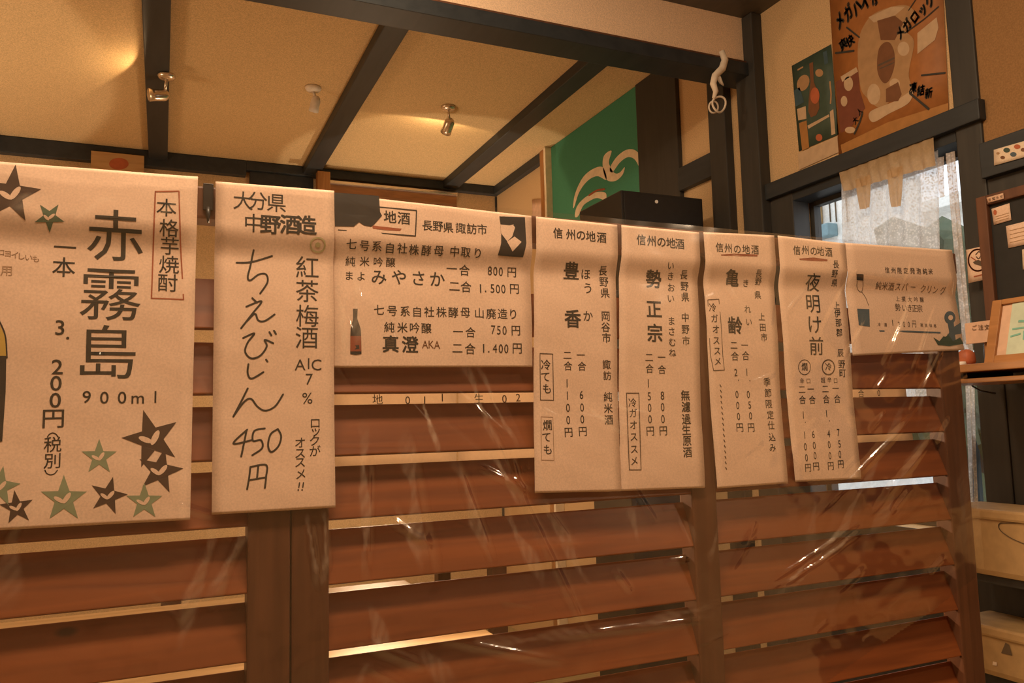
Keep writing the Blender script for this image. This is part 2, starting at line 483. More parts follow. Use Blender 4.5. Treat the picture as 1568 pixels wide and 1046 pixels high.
# ------------------------------------------------------------------ setting
XW, YF, ZC, ZN, YK = 1.90, 4.49, 1.458, 1.40, 2.11
XL, YB, ZF = -2.3, -2.0, -EYE
struct('floor', bx((XL - .1, YB - .1, ZF - .06), (XW + .12, YF + .1, ZF)), M['tatami'])
struct('ceiling', bx((XL - .1, YK, ZC), (XW + .12, YF + .1, ZC + .05)), M['ceiling'])
struct('ceiling', bx((XL - .1, YB - .1, ZN), (XW + .12, YK + 0.02, ZN + .05)), M['boards'])      # boarded ceiling of the near room
struct('wall_far', bx((XL, YF, ZF), (XW, YF + .08, ZC)), M['plaster'])
struct('wall_left', bx((XL - .08, YB, ZF), (XL, YF, ZC)), M['plaster'])
struct('wall_back', bx((XL, YB - .08, ZF), (XW, YB, ZC)), M['plaster'])
wr = MB()
WY0, WY1, WZ0, WZ1 = 1.375, 1.975, -0.32, 0.705         # window opening in the right wall
for a, b in (((XW, YB, ZF), (XW + .1, WY0, ZC)), ((XW, WY1, ZF), (XW + .1, YF, ZC)), ((XW, WY0, ZF), (XW + .1, WY1, WZ0)), ((XW, WY0, WZ1), (XW + .1, WY1, ZC))):
    wr.box((a[0], a[1], a[2] + EYE), (b[0], b[1], b[2] + EYE))
struct('wall_right', wr, M['plaster'])
# hanging wall and lintel beam between the two rooms
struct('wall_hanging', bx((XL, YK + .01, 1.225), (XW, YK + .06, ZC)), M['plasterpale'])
struct('trim_2', bx((XL, YK - .012, 1.180), (XW, YK + .10, 1.226), .003), M['dark'])
struct('trim_3', bx((XL, YK - .004, 1.226), (XW, YK + .02, 1.236), .002), M['board'])
# ceiling beams of the far room
for i, x in enumerate((-1.60, -0.82, -0.04, 0.748, 1.575)):
    struct('trim_%d' % (4 + i), bx((x - .045, YK + .06, 1.413), (x + .045, YF, ZC), .004), M['dark'])
# cornice of the far wall and of the right wall
struct('trim_9', bx((XL, YF - .05, 1.372), (0.40, YF, ZC - .001), .004), M['dark'])
struct('trim_10', bx((0.40, YF - .05, 1.405), (XW, YF, ZC - .001), .004), M['dark'])
struct('trim_11', bx((XW - .035, 3.77, 1.405), (XW, YF - .05, ZC - .001), .003), M['dark'])
# post with orange sheen that ends the bare plaster, pale edge strip, corner batten
struct('trim_12', bx((XW - .04, 3.715, ZF), (XW, 3.78, ZC - .001), .004), M['brownv'])
struct('trim_13', bx((XW - .05, 3.69, ZF), (XW, 3.712, ZC - .002), .002), M['cream'])
struct('trim_14', bx((XW - .012, YF - .012, ZF), (XW, YF, 1.40), .002), M['darkv'])
# dark posts and rails on the right wall beyond the lintel
struct('trim_15', bx((XW - .02, 2.56, ZF), (XW, 2.85, ZC - .001), .003), M['darkv'])
struct('trim_16', bx((XW - .035, 2.25, ZF), (XW, 2.345, ZC - .001), .004), M['darkv'])
struct('trim_17', bx((XW - .045, 2.07, ZF), (XW, 2.168, ZN - .001), .004), M['darkv'])
struct('trim_18', bx((XW - .028, 2.345, .897), (XW, 2.56, .989), .003), M['dark'])
# rail over the window, jamb and posts of the near bays
struct('trim_19', bx((XW - .030, 1.290, .728), (XW + .02, 2.07, .782), .003), M['dark'])
struct('trim_20', bx((XW - .010, 1.965, WZ0), (XW + .06, 2.07, .728), .003), M['darkv'])
struct('trim_21', bx((XW - .012, 1.300, ZF), (XW, 1.372, ZN - .001), .004), M['darkv'])
struct('trim_22', bx((XW - .030, 0.2, .575), (XW, 1.300, .665), .003), M['dark'])
struct('trim_23', bx((XW - .008, 0.2, ZF), (XW, 1.300, .575), .002), M['darkv'])
struct('trim_24', bx((XW - .008, 1.375, .700), (XW + .10, 1.985, .728), .002), M['dark'])   # lintel soffit
struct('trim_29', bx((XW - .005, 0.2, .665), (XW, 1.300, ZN - .001)), M['wallboard'])
struct('trim_30', bx((XW - .006, 1.30, ZF), (XW, 2.07, WZ0)), M['darkv'])
# lintel of the far opening
struct('trim_25', bx((0.80, YF - .10, 1.275), (1.60, YF, 1.352), .004), M['brown'])
struct('trim_26', bx((0.83, YF - .12, 1.352), (1.60, YF, 1.372), .005), M['metal'])
struct('trim_27', bx((0.765, YF - .16, 1.25), (0.835, YF - .10, 1.405), .004), M['brownv'])
struct('trim_28', bx((0.42, YF - .03, 1.285), (0.765, YF, 1.405), .004), M['dark'])

# window
win = thing('window_1', (XW + .085, 1.675, EYE + WZ0), None, None); win['kind'] = 'structure'
def wbox(name, a, b, mat, bev=.002): return bx(a, b, bev).build(name, mat, win)
wbox('window_frame', (XW + .07, WY0, WZ0), (XW + .10, WY0 + .02, WZ1), M['darkv'])
wbox('window_frame', (XW + .07, WY1 - .02, WZ0), (XW + .10, WY1, WZ1), M['darkv'])
wbox('window_frame', (XW + .07, WY0 + .02, WZ1 - .02), (XW + .10, WY1 - .02, WZ1), M['darkv'])
wbox('window_frame', (XW + .07, WY0 + .02, WZ0), (XW + .10, WY1 - .02, WZ0 + .03), M['darkv'])
wbox('window_pane', (XW + .083, WY0 + .02, WZ0 + .03), (XW + .087, WY1 - .02, WZ1 - .02), M['glass'], 0)

# street outside the window
struct('ground', bx((XW + .3, -4, ZF - .5), (14, 16, ZF - .45)), M['road'])

# ------------------------------------------------------------------ slatted partitions
PZ0 = ZF
def partition(x0, x1, stiles, label, top=0.30):
    root = thing('slatted_partition', (( x0 + x1) / 2, D + .02, 0), label, 'partition', 'slatted partition panels')
    for a, b in stiles:
        MB().box((a, D + .001, 0), (b, D + .036, top + EYE), .003).build('stile', M['stile'], root)
    MB().box((x0, D - .0085, .262 + EYE), (x1, D + .034, .303 + EYE), .003).build('top_rail', M['stile'], root)
    MB().box((x0, D + .002, 0.001), (x1, D + .034, .07), .003).build('bottom_rail', M['stile'], root)
    for k in range(len(stiles) - 1):
        a, b = stiles[k][1], stiles[k + 1][0]
        z = .0345 + .0819 * 2                       # gaps fall at z = .0345 - n * .0819
        while z > -EYE + .12:
            zc = z - .0819 / 2
            mtx = Matrix.Translation((0, D + .019, zc + EYE)) @ Matrix.Rotation(math.radians(-20), 4, 'X')
            MB().box((a - .004, -.004, -.0355), (b + .004, .0035, .0355), .0015, mtx).build('slat', M['slat'], root)
            z -= .0819
    return root
partition(-0.62, 0.1515, [(-.62, -.56), (0.100, 0.1515)], 'left slatted red-brown wood partition panel, behind the big star-printed price sheet')
partition(0.153, 1.406, [(0.153, 0.200), (0.783 - .0, 0.815), (1.350, 1.406)][:1] + [(0.768, 0.815), (1.350, 1.406)], 'long right slatted red-brown wood partition panel, carrying the row of narrow menus')

# ------------------------------------------------------------------ price sheets on the partition
PS = PaperSurf()
def sheet(label, corners, off, nu=10, nv=70, mat='paper', seed=0, wrinkle=0):
    c = [PS.pt(*p) for p in corners]
    zb = min(c[2][1], c[3][1])
    root = thing('menu_sheet', ((c[2][0] + c[3][0]) / 2, D - .004, zb + EYE), label, 'menu', 'paper menus taped along the partition')
    quad_sheet(PS, corners, off, nu, nv, 'paper', M[mat], root, 0, .0004, seed)
    return root, off + .0003
def zz(pts, ox, oy, s): return [(ox + x / s, oy + y / s) for x, y in pts]

# --- sheet 1: big star-printed shochu sheet
r, o = sheet('largest paper sheet at the far left, printed with black and green stars', [(-110, 240), (303, 271), (291, 796), (-113, 818)], .0012, 18, 110, 'paper', 1, .0005)
p = Print(PS, o)
p.ch('赤', 177, 363, 84, .004); p.ch('霧', 170, 452, 88, .004); p.ch('島', 166, 541, 88, .004)
p.seq('一本', [(100, 380), (98, 410)], 32, .008)
p.seq('3.', [(92, 502), (104, 518)], 32, .012)
p.seq('200円', [(88, 562), (86, 587), (85, 613), (82, 641)], 32, .014, wa=1.05)
p.seq('税別', [(81, 681), (80, 706)], 25, .008)
p.stroke([(73, 669), (76, 665), (81, 663), (86, 665), (89, 669)], 1.6); p.stroke([(69, 720), (72, 725), (78, 727), (84, 725), (88, 720)], 1.6)
p.seq('900', [(133, 608), (160, 609), (187, 609)], 26, .010); p.ch('m', 211, 612, 26, .008); p.ch('l', 238, 608, 26, .008)
p.seq('本格芋焼酎', [(255, 319), (259, 350), (260, 378), (259, 406), (257, 434)], 29, .006)
p.build('lettering', M['ink'], r)
p = Print(PS, o)
bxp = [(238, 294), (274, 293), (276, 365), (281, 459), (232, 457), (235, 370)]
p.stroke(bxp, 2.0, False, True)
p.build('red_text_frame', M['inkred'], r)
p = Print(PS, o); p.ch('用', 10, 415, 17, .012); p.line('ロヨイしいも', (2, 387), (55, 397), 11)
p.build('faint_red_lettering', M['inkfaint'], r)
def star(cx, cy, R, rot, mat, label, inner=.40, sx=1.0):
    pr = Print(PS, o)
    pts = []
    for k in range(10):
        rr = R if k % 2 == 0 else R * inner
        a = math.radians(rot) - math.pi / 2 + k * math.pi / 5
        pts.append((cx + rr * math.cos(a) * sx, cy + rr * math.sin(a)))
    st = pr.poly(pts).build('star', M[mat], r); st['label'] = label
    lf = Print(PS, o + .00018)
    for ang, l, w, dx, dy in ((-55, .27, .10, .12, -.04), (28, .24, .09, -.20, .03)):
        lf.disc(cx + dx * R, cy + dy * R, l * R, w * R, 16, math.radians(ang + rot * .5))
    lf.build('leaf_cutout', M['paper'], st)
for a in ((18, 298, 46, 8, 'starblack', 'large black star cut by the left edge'), (76, 333, 24, 35, 'stardkgreen', 'small dark green star'),
          (232, 672, 46, -16, 'starblack', 'largest black star'), (245, 721, 36, 12, 'starblack', 'middle black star'), (166, 759, 30, 14, 'starblack', 'black star'),
          (152, 700, 28, 0, 'stargreen', 'green star'), (98, 764, 37, 0, 'stargreen', 'large green star'), (221, 768, 29, 0, 'stargreen', 'green star'),
          (0, 745, 32, 10, 'stargreen', 'green star'), (26, 777, 27, -8, 'starblack', 'small black star')):
    star(*a)
p = Print(PS, o); p.poly([(-40, 490), (-5, 488), (8, 515), (10, 546), (-60, 546)]); p.build('bottle_picture', M['yellowprint'], r)['label'] = 'ochre bottle label'
p = Print(PS, o + .00014); p.poly([(-60, 545), (10, 545), (9, 600), (4, 676), (-60, 685)]); p.stroke([(-5, 484), (8, 512), (11, 548)], 2)
p.build('bottle_picture', M['blockblack'], r)['label'] = 'black bottle body'

# --- sheet 2: handwritten strip
r, o = sheet('tall handwritten strip priced 450円, beside the star-printed sheet', [(330, 279), (511, 293), (513, 777), (324, 788)], .0030, 10, 110, 'paper', 2)
p = Print(PS, o)
p.seq('大分県', [(372, 309), (394, 309), (423, 312)], 30, .004); p.seq('中', [(388, 343)], 30, .006)
p.seq('紅茶梅酒', [(470, 411), (470, 447), (470, 485), (469, 518)], 36, .004)
p.seq('AlC7%', [(459, 559), (472, 557), (484, 559), (473, 581), (470, 610)], 24, .002)
p.seq('ロックが', [(482, 648), (483, 660), (481, 675), (482, 691)], 18, .008); p.seq('オススメ', [(459, 678), (459, 694), (459, 708), (460, 726)], 18, .006)
for x in (457, 463): p.stroke([(x + 1, 739), (x, 746)], 2, False); p.disc(x - 1, 750, 1.3)
HW = [[(362, 403), (385, 402), (416, 393)], [(388, 384), (383, 408), (379, 425), (383, 430), (396, 421), (407, 421), (409, 433), (398, 450)],
      [(386, 457), (393, 464)], [(377, 470), (400, 462), (386, 481), (369, 503)], [(378, 492), (390, 481), (395, 491), (405, 492), (420, 482)],
      [(372, 518), (389, 511), (379, 525), (375, 539), (384, 549), (398, 545), (408, 531), (405, 521), (418, 526)], [(412, 509), (415, 514)], [(419, 507), (422, 512)],
      [(407, 551), (409, 554)], [(380, 558), (379, 572), (385, 580), (403, 570)], [(379, 595), (368, 617), (357, 638)], [(357, 638), (373, 616), (384, 611), (394, 623), (406, 629), (421, 622), (433, 604)],
      [(378, 658), (357, 679), (385, 674)], [(377, 660), (369, 699)], [(405, 656), (389, 660), (387, 675), (399, 674), (401, 686), (386, 697)],
      [(425, 657), (414, 665), (410, 682), (415, 692), (426, 683), (430, 668), (425, 657)],
      [(383, 715), (381, 732), (378, 749)], [(383, 715), (407, 712), (407, 730), (405, 747)], [(395, 714), (393, 733)], [(382, 735), (406, 731)]]
for q in HW: p.stroke(q, 2.9)
p.build('lettering', M['ink'], r)
p = Print(PS, o); p.seq('野酒造', [(414, 345), (444, 345), (469, 346)], 31, .028); p.build('bold_lettering', M['ink'], r)
p = Print(PS, o); p.stroke([(486 + 11 * math.cos(t * .5236), 376 + 11 * math.sin(t * .5236)) for t in range(12)], 2.5, True, True); p.disc(486, 376, 4)
p.build('pale_ring_stamp', M['ring'], r)

# --- sheet 3: wide menu with bottle picture
r, o = sheet('wide paper menu with black corner blocks and a small red bottle picture', [(505, 296), (813, 331), (815, 562), (505, 563)], .0012, 14, 72, 'paper', 3)
p = Print(PS, o); z5 = lambda pts: zz(pts, 500, 280, 4.752); z6 = lambda pts: zz(pts, 500, 420, 4.752)
p.seq('地酒', [(597, 333), (618, 335)], 20, .018)
p.seq('長野県諏訪市', [(654, 346), (670, 347), (686, 349), (705, 350), (722, 351), (738, 352)], 17, .014)
p.seq('七号系自社株酵母', z5([(180, 450), (275, 460), (365, 465), (460, 478), (550, 480), (635, 490), (725, 495), (815, 497)]), 17.5, .016)
p.seq('中取り', z5([(930, 503), (1010, 508), (1098, 515)]), 17.5, .016)
p.seq('純米吟醸', z5([(172, 575), (275, 576), (375, 580), (465, 582)]), 16, .006)
p.seq('まよ', z5([(165, 678), (250, 682)]), 15, .008); p.seq('みやさか', z5([(380, 688), (525, 690), (668, 698), (805, 705)]), 25, .014)
p.seq('一合', z5([(908, 628), (1000, 640)]), 18, .010); p.seq('800', z5([(1185, 642), (1225, 645), (1265, 648)]), 19, .010, .8); p.seq('円', z5([(1345, 652)]), 17, .012)
p.seq('二合', z6([(928, 90), (1012, 95)]), 18, .010); p.seq('1.', z6([(1118, 105), (1155, 125)]), 19, .010); p.seq('500', z6([(1205, 105), (1245, 108), (1285, 108)]), 19, .010, .8); p.seq('円', z6([(1365, 107)]), 17, .012)
p.seq('七号系自社株酵母', z6([(380, 262), (475, 268), (570, 272), (658, 276), (745, 276), (835, 278), (920, 280), (1008, 280)]), 17, .012)
p.seq('山廃造り', z6([(1110, 285), (1195, 290), (1278, 290), (1355, 292)]), 17, .010)
p.seq('純米吟醸', z6([(455, 388), (550, 390), (640, 392), (725, 395)]), 17, .012); p.seq('真澄', z6([(465, 510), (607, 515)]), 27, .024)
p.seq('一合', z6([(955, 420), (1045, 425)]), 17, .008); p.seq('750', z6([(1210, 405), (1250, 408), (1292, 410)]), 19, .008, .8); p.seq('円', z6([(1375, 410)]), 17, .014)
p.seq('二合', z6([(950, 540), (1042, 545)]), 18, .010); p.seq('1.', z6([(1140, 540), (1178, 565)]), 19, .010); p.seq('400', z6([(1222, 540), (1265, 542), (1305, 543)]), 19, .010, .8); p.seq('円', z6([(1385, 540)]), 18, .014)
p.stroke(z5([(385, 178), (652, 203), (645, 388), (85, 345)]), 1.8, False)
p.build('lettering', M['ink'], r)
p = Print(PS, o); p.seq('AKA', z6([(715, 512), (760, 512), (802, 515)]), 17, .006, .85); p.build('brown_lettering', M['pbrown'], r)
p = Print(PS, o); p.poly(z5([(330, 312), (420, 322), (545, 335), (535, 352), (430, 345), (335, 335)])); p.build('red_underline', M['inkred'], r)
p = Print(PS, o + .00016)
p.poly(z5([(50, 72), (380, 97), (388, 215), (402, 240), (345, 305), (322, 322), (270, 312), (235, 288), (195, 320), (60, 318)]))
p.build('black_block', M['blockblack'], r)
p = Print(PS, o + .00016); p.poly(z5([(1255, 245), (1440, 252), (1450, 440), (1425, 545), (1242, 530), (1268, 440), (1268, 330)])); p.build('black_block', M['blockblack'], r)
p = Print(PS, o + .0003); p.poly(z5([(1262, 305), (1330, 312), (1378, 298), (1348, 392), (1312, 428), (1268, 370)])); p.poly(z5([(1310, 430), (1365, 393), (1415, 432), (1350, 502)])); p.build('pale_label_picture', M['paper'], r)
p = Print(PS, o + .00016); p.poly(z6([(192, 252), (224, 252), (222, 325), (246, 395), (250, 450), (172, 450), (174, 395), (192, 325)])); p.poly(z6([(172, 562), (253, 562), (253, 580), (210, 587), (172, 580)])); p.poly(z6([(190, 520), (235, 515), (238, 545), (192, 550)]))
bt = p.build('bottle_picture', M['blockblack'], r)
p = Print(PS, o + .00014); p.poly(z6([(172, 448), (250, 448), (253, 565), (172, 565)])); p.build('bottle_label', M['labelred'], bt)

# --- sheets 4 and 5: two narrow strips hung edge to edge
r, o = sheet('narrow paper strip with two small text boxes, right next to the wide menu', [(820, 332), (944, 345), (950, 752), (818, 755)], .0022, 10, 110, 'paper', 4)
p = Print(PS, o); z7 = lambda pts: zz(pts, 800, 320, 4.548); z8 = lambda pts: zz(pts, 800, 530, 4.548)
p.seq('信州の地酒', z7([(242, 172), (330, 182), (402, 186), (470, 195), (545, 203)]), 17, .018)
p.seq('豊香', z7([(335, 437), (345, 768)]), 29, .026)
p.seq('ほうか', z7([(437, 458), (450, 555), (452, 748)]), 18, .010)
p.seq('長野県岡谷市', z7([(555, 433), (562, 510), (570, 588), (575, 748), (575, 825), (580, 900)]), 16, .016)
p.seq('冷ても燗ても', z8([(158, 132), (155, 215), (165, 298), (168, 552), (162, 635), (170, 722)]), 17, .012)
p.seq('二合', z8([(308, 65), (312, 140)]), 15, .010); p.seq('1100', z8([(305, 260), (308, 345), (312, 430), (314, 515)]), 18, .006, .8); p.seq('円', z8([(316, 600)]), 16, .014)
p.seq('一合', z8([(400, 65), (408, 142)]), 15, .010); p.seq('600', z8([(406, 340), (410, 428), (412, 510)]), 18, .006, .8); p.seq('円', z8([(415, 594)]), 16, .014)
p.seq('諏訪', z8([(580, 130), (585, 207)]), 15, .012); p.seq('純米酒', z8([(590, 355), (592, 435), (595, 515)]), 16, .014)
p.build('lettering', M['ink'], r)
p = Print(PS, o); p.stroke(z8([(118, 52), (206, 56), (212, 378), (120, 376)]), 1.3, False, True); p.build('text_frame', M['inksoft'], r)
p = Print(PS, o); p.stroke(z8([(124, 492), (208, 495), (214, 795), (126, 793)]), 1.0, False, True); p.build('text_frame', M['inkfaint'], r)

r, o = sheet('narrow paper strip with one text box low on its left, no red underline', [(951, 345), (1070, 356), (1079, 747), (950, 752)], .0012, 10, 110, 'paper', 5)
p = Print(PS, o)
p.seq('信州の地酒', z7([(825, 217), (895, 225), (965, 232), (1030, 240), (1092, 246)]), 17, .018)
p.seq('勢正宗', z7([(910, 492), (914, 700), (918, 868)]), 29, .026)
p.seq('いきおい', z7([(1030, 397), (1028, 470), (1034, 550), (1032, 625)]), 14, .012); p.seq('まさむね', z7([(1036, 782), (1036, 855), (1040, 930), (1042, 1002)]), 14, .012)
p.seq('長野県中野市', z7([(1120, 460), (1125, 540), (1130, 615), (1130, 757), (1132, 840), (1136, 920)]), 15, .014)
p.seq('冷ガオススメ', z8([(763, 395), (768, 468), (770, 550), (772, 632), (775, 718), (775, 800)]), 15, .010)
p.seq('二合', z8([(878, 80), (882, 158)]), 15, .010); p.seq('1500', z8([(873, 260), (880, 350), (882, 430), (885, 510)]), 18, .006, .8); p.seq('円', z8([(888, 592)]), 16, .014)
p.seq('一合', z8([(965, 80), (968, 165)]), 15, .010); p.seq('800', z8([(970, 345), (972, 425), (974, 508)]), 18, .006, .8); p.seq('円', z8([(978, 590)]), 16, .014)
p.seq('無濾過生原酒', z8([(1130, 345), (1135, 425), (1138, 510), (1138, 585), (1142, 660), (1145, 740)]), 17, .018)
p.build('lettering', M['ink'], r)
p = Print(PS, o); p.stroke(z8([(722, 328), (808, 328), (822, 862), (740, 862)]), 1.4, False, True); p.build('text_frame', M['inksoft'], r)

# --- sheet 6 and 7
r, o = sheet('narrow paper strip with a red underlined heading and a text box on its left', [(1076, 356), (1184, 361), (1205, 740), (1097, 748)], .0024, 10, 110, 'paper', 6)
a1 = lambda pts: zz(pts, 1070, 340, 4.98); a2 = lambda pts: zz(pts, 1070, 540, 4.754)
p = Print(PS, o)
p.seq('信州の地酒', a1([(150, 197), (215, 203), (285, 210), (352, 213), (420, 215)]), 15, .016)
p.seq('亀齢', a1([(248, 432), (270, 792)]), 28, .024)
p.seq('きれい', a1([(350, 470), (365, 668), (376, 765)]), 13, .012); p.seq('長野県上田市', a1([(450, 393), (445, 455), (440, 560), (472, 725), (480, 805), (490, 882)]), 13, .014)
p.seq('冷ガオスス', a1([(97, 655), (112, 738), (122, 820), (126, 905), (133, 985)]), 14, .010); p.seq('メ', a2([(130, 65)]), 14, .010)
p.seq('二一', a1([(260, 942), (342, 942)]), 14, .012); p.seq('合合', a2([(255, 28), (334, 25)]), 15, .010)
p.seq('2.000', a2([(260, 145), (280, 202), (270, 305), (276, 385), (282, 465)]), 16, .008, .8); p.seq('円', a2([(290, 545)]), 15, .014)
p.seq('1.050', a2([(342, 143), (364, 205), (353, 305), (362, 382), (368, 460)]), 16, .008, .8); p.seq('円', a2([(372, 545)]), 15, .014)
p.seq('季節限定仕込み', a2([(490, 215), (497, 295), (503, 375), (513, 455), (518, 530), (526, 615), (530, 692)]), 14, .014)
p.build('lettering', M['ink'], r)
p = Print(PS, o); p.stroke(a1([(60, 595), (145, 590), (160, 760), (175, 1020)]) + a2([(178, 128), (100, 132)]) + a1([(80, 1010)]), 1.2, False, True)
for k in range(16):
    t = k / 16; x, y = 150 + 45 * t, 235 + 640 * t
    p.stroke(a2([(x - 3, y), (x + 4, y + 14)]), 1.8, False)
p.build('faint_lettering', M['inksoft'], r)
p = Print(PS, o); p.poly(a1([(160, 250), (260, 244), (440, 250), (438, 265), (300, 262), (165, 258)])); p.build('red_underline', M['labelred'], r)

r, o = sheet('narrow paper strip with a red underlined heading and two circled characters', [(1190, 361), (1293, 373), (1318, 733), (1217, 738)], .0016, 10, 110, 'paper', 7)
p = Print(PS, o)
p.seq('信州の地酒', a1([(742, 217), (805, 217), (870, 224), (922, 226), (985, 232)]), 15, .016)
p.seq('夜明け前', a1([(862, 465), (866, 625), (880, 785), (892, 950)]), 30, .014)
p.seq('長野県上伊那郡辰', a1([(1040, 325), (1032, 395), (1030, 465), (1046, 640), (1050, 700), (1058, 770), (1064, 845), (1074, 1000)]), 13, .014)
p.seq('野町', a2([(1035, 85), (1040, 150)]), 14, .014)
p.seq('燗冷', a2([(765, 105), (938, 103)]), 13, .016)
p.seq('辛口', a2([(745, 207), (792, 207)]), 9, .006); p.seq('超辛口', a2([(900, 202), (945, 200), (990, 205)]), 9, .006)
p.seq('二合', a2([(745, 270), (748, 345)]), 14, .012); p.seq('1.100', a2([(755, 455), (770, 507), (765, 600), (770, 685), (778, 765)]), 16, .008, .75); p.seq('円', a2([(790, 838)]), 14, .014)
p.seq('一合', a2([(808, 268), (820, 345)]), 14, .012); p.seq('600', a2([(828, 595), (834, 675), (840, 750)]), 16, .008, .75); p.seq('円', a2([(848, 828)]), 14, .014)
p.seq('二合', a2([(915, 265), (922, 340)]), 14, .012); p.seq('1.400', a2([(925, 445), (946, 497), (940, 590), (942, 670), (948, 750)]), 16, .010, .75); p.seq('円', a2([(955, 825)]), 14, .014)
p.seq('一合', a2([(990, 262), (1003, 338)]), 14, .010); p.seq('750', a2([(1010, 582), (1018, 665), (1020, 740)]), 16, .008, .75); p.seq('円', a2([(1028, 812)]), 14, .014)
p.build('lettering', M['ink'], r)
p = Print(PS, o)
for cx, cy, w in ((765, 107, 1.2), (938, 107, 2.0)):
    p.stroke(a2([(cx + 44 * math.cos(t * .5236), cy + 54 * math.sin(t * .5236)) for t in range(12)]), w, True, True)
p.build('circled_mark', M['inksoft'], r)
p = Print(PS, o); p.poly(a1([(760, 280), (870, 272), (975, 288), (972, 300), (860, 298), (765, 290)])); p.build('red_underline', M['labelred'], r)

# --- sheet 8: half sheet at the window end
r, o = sheet('short paper sheet at the right end, with a blue block and dark plant print', [(1293, 372), (1457, 383), (1476, 536), (1305, 545)], .0010, 12, 48, 'paper', 8)
p = Print(PS, o); a3 = lambda pts: zz(pts, 1290, 360, 5.23)
p.seq('信州限定発泡純米', a3([(355, 282), (405, 284), (455, 286), (505, 288), (555, 289), (605, 291), (655, 293), (700, 295)]), 10, .02)
p.seq('純米酒スパークリング', a3([(285, 408), (335, 412), (385, 414), (440, 416), (495, 418), (560, 420), (640, 432), (690, 438), (740, 442), (800, 448)]), 13.5, .010)
p.seq('上撰大吟醸', a3([(440, 512), (485, 514), (535, 516), (585, 518), (630, 520)]), 8.5, .008)
p.seq('勢いき正宗', a3([(440, 580), (495, 585), (535, 587), (575, 588), (615, 590)]), 12, .012)
p.seq('1', a3([(398, 703)]), 13, .014); p.seq('200円', a3([(450, 716), (490, 716), (528, 716), (570, 712)]), 12, .012, .8)
p.build('lettering', M['inksoft'], r)
p = Print(PS, o); p.seq('冷酒', a3([(290, 718), (340, 720)]), 6, .01); p.seq('税抜価格', a3([(630, 722), (665, 724), (700, 726), (735, 728)]), 6, .01); p.build('small_lettering', M['inksoft'], r)
p = Print(PS, o); p.poly(a3([(290, 763), (540, 766), (780, 776), (778, 790), (540, 782), (295, 774)])); p.build('underline', M['blueprint'], r)
p = Print(PS, o); p.poly(a3([(108, 312), (165, 316), (163, 366), (110, 362)])); p.build('picture_block', M['blockblack'], r)
p = Print(PS, o); p.stroke(a3([(115, 368), (112, 415), (128, 448), (150, 455), (160, 410), (160, 368)]), 1.0); p.stroke(a3([(150, 455), (180, 500), (205, 565)]), 1.0); p.build('loop_line', M['inksoft'], r)
p = Print(PS, o); p.poly(a3([(112, 590), (210, 594), (216, 735), (128, 722)])); p.build('picture_block', M['blueprint'], r)
p = Print(PS, o); p.disc(*a3([(855, 662)])[0], 8.6, 10); p.poly(a3([(835, 700), (885, 700), (905, 860), (800, 862), (850, 780)])); p.poly(a3([(880, 740), (945, 700), (950, 790), (890, 800)]))
mot = p.build('plant_motif', M['blueprint'], r)
p = Print(PS, o + .00016); p.disc(*a3([(860, 662)])[0], 3.6, 4); p.disc(*a3([(815, 790)])[0], 4, 4.6); p.build('pale_dot', M['paper'], mot)
p = Print(PS, o + .00014); p.poly(a3([(722, 820), (770, 850), (830, 780), (880, 850), (940, 820), (968, 872), (850, 890), (760, 882)])); p.build('leaf_print', M['pgreen'], mot)['label'] = 'dark green leaves'

# papers fixed to the far side of the partition, seen through the upper gaps
BS = FrontSurf(D + .040)
for k, (x0, x1, lab) in enumerate(((505, 699, 'pale paper strip seen through the slats below the wide menu, left of its neighbour'), (702, 830, 'pale paper strip seen through the slats below the wide menu, right of its neighbour'), (1297, 1385, 'pale paper strip seen through the slats under the short right-end sheet'))):
    c = [(x0, 585), (x1, 585), (x1, 714), (x0, 722)] if k < 2 else [(x0, 585), (x1, 582), (x1 + 14, 678), (x0 + 8, 684)]
    q = [BS.pt(*t) for t in c]
    rr = thing('menu_sheet', ((q[2][0] + q[3][0]) / 2, D + .040, q[2][1] + EYE), lab, 'menu', 'papers on the far side of the partition')
    quad_sheet(BS, c, 0, 6, 6, 'paper', M['thinpaper'], rr, .0002, .0004, 20 + k)
    pr = Print(BS, .001)
    if k == 0: pr.seq('地011', [(578, 612), (624, 613), (650, 613), (677, 609)], 17, .006)
    elif k == 1: pr.seq('生02', [(733, 611), (772, 611), (793, 609)], 17, .006)
    else: pr.seq('合0', [(1318, 603), (1345, 602)], 13, .006)
    pr.build('lettering', M['inksoft'], rr)
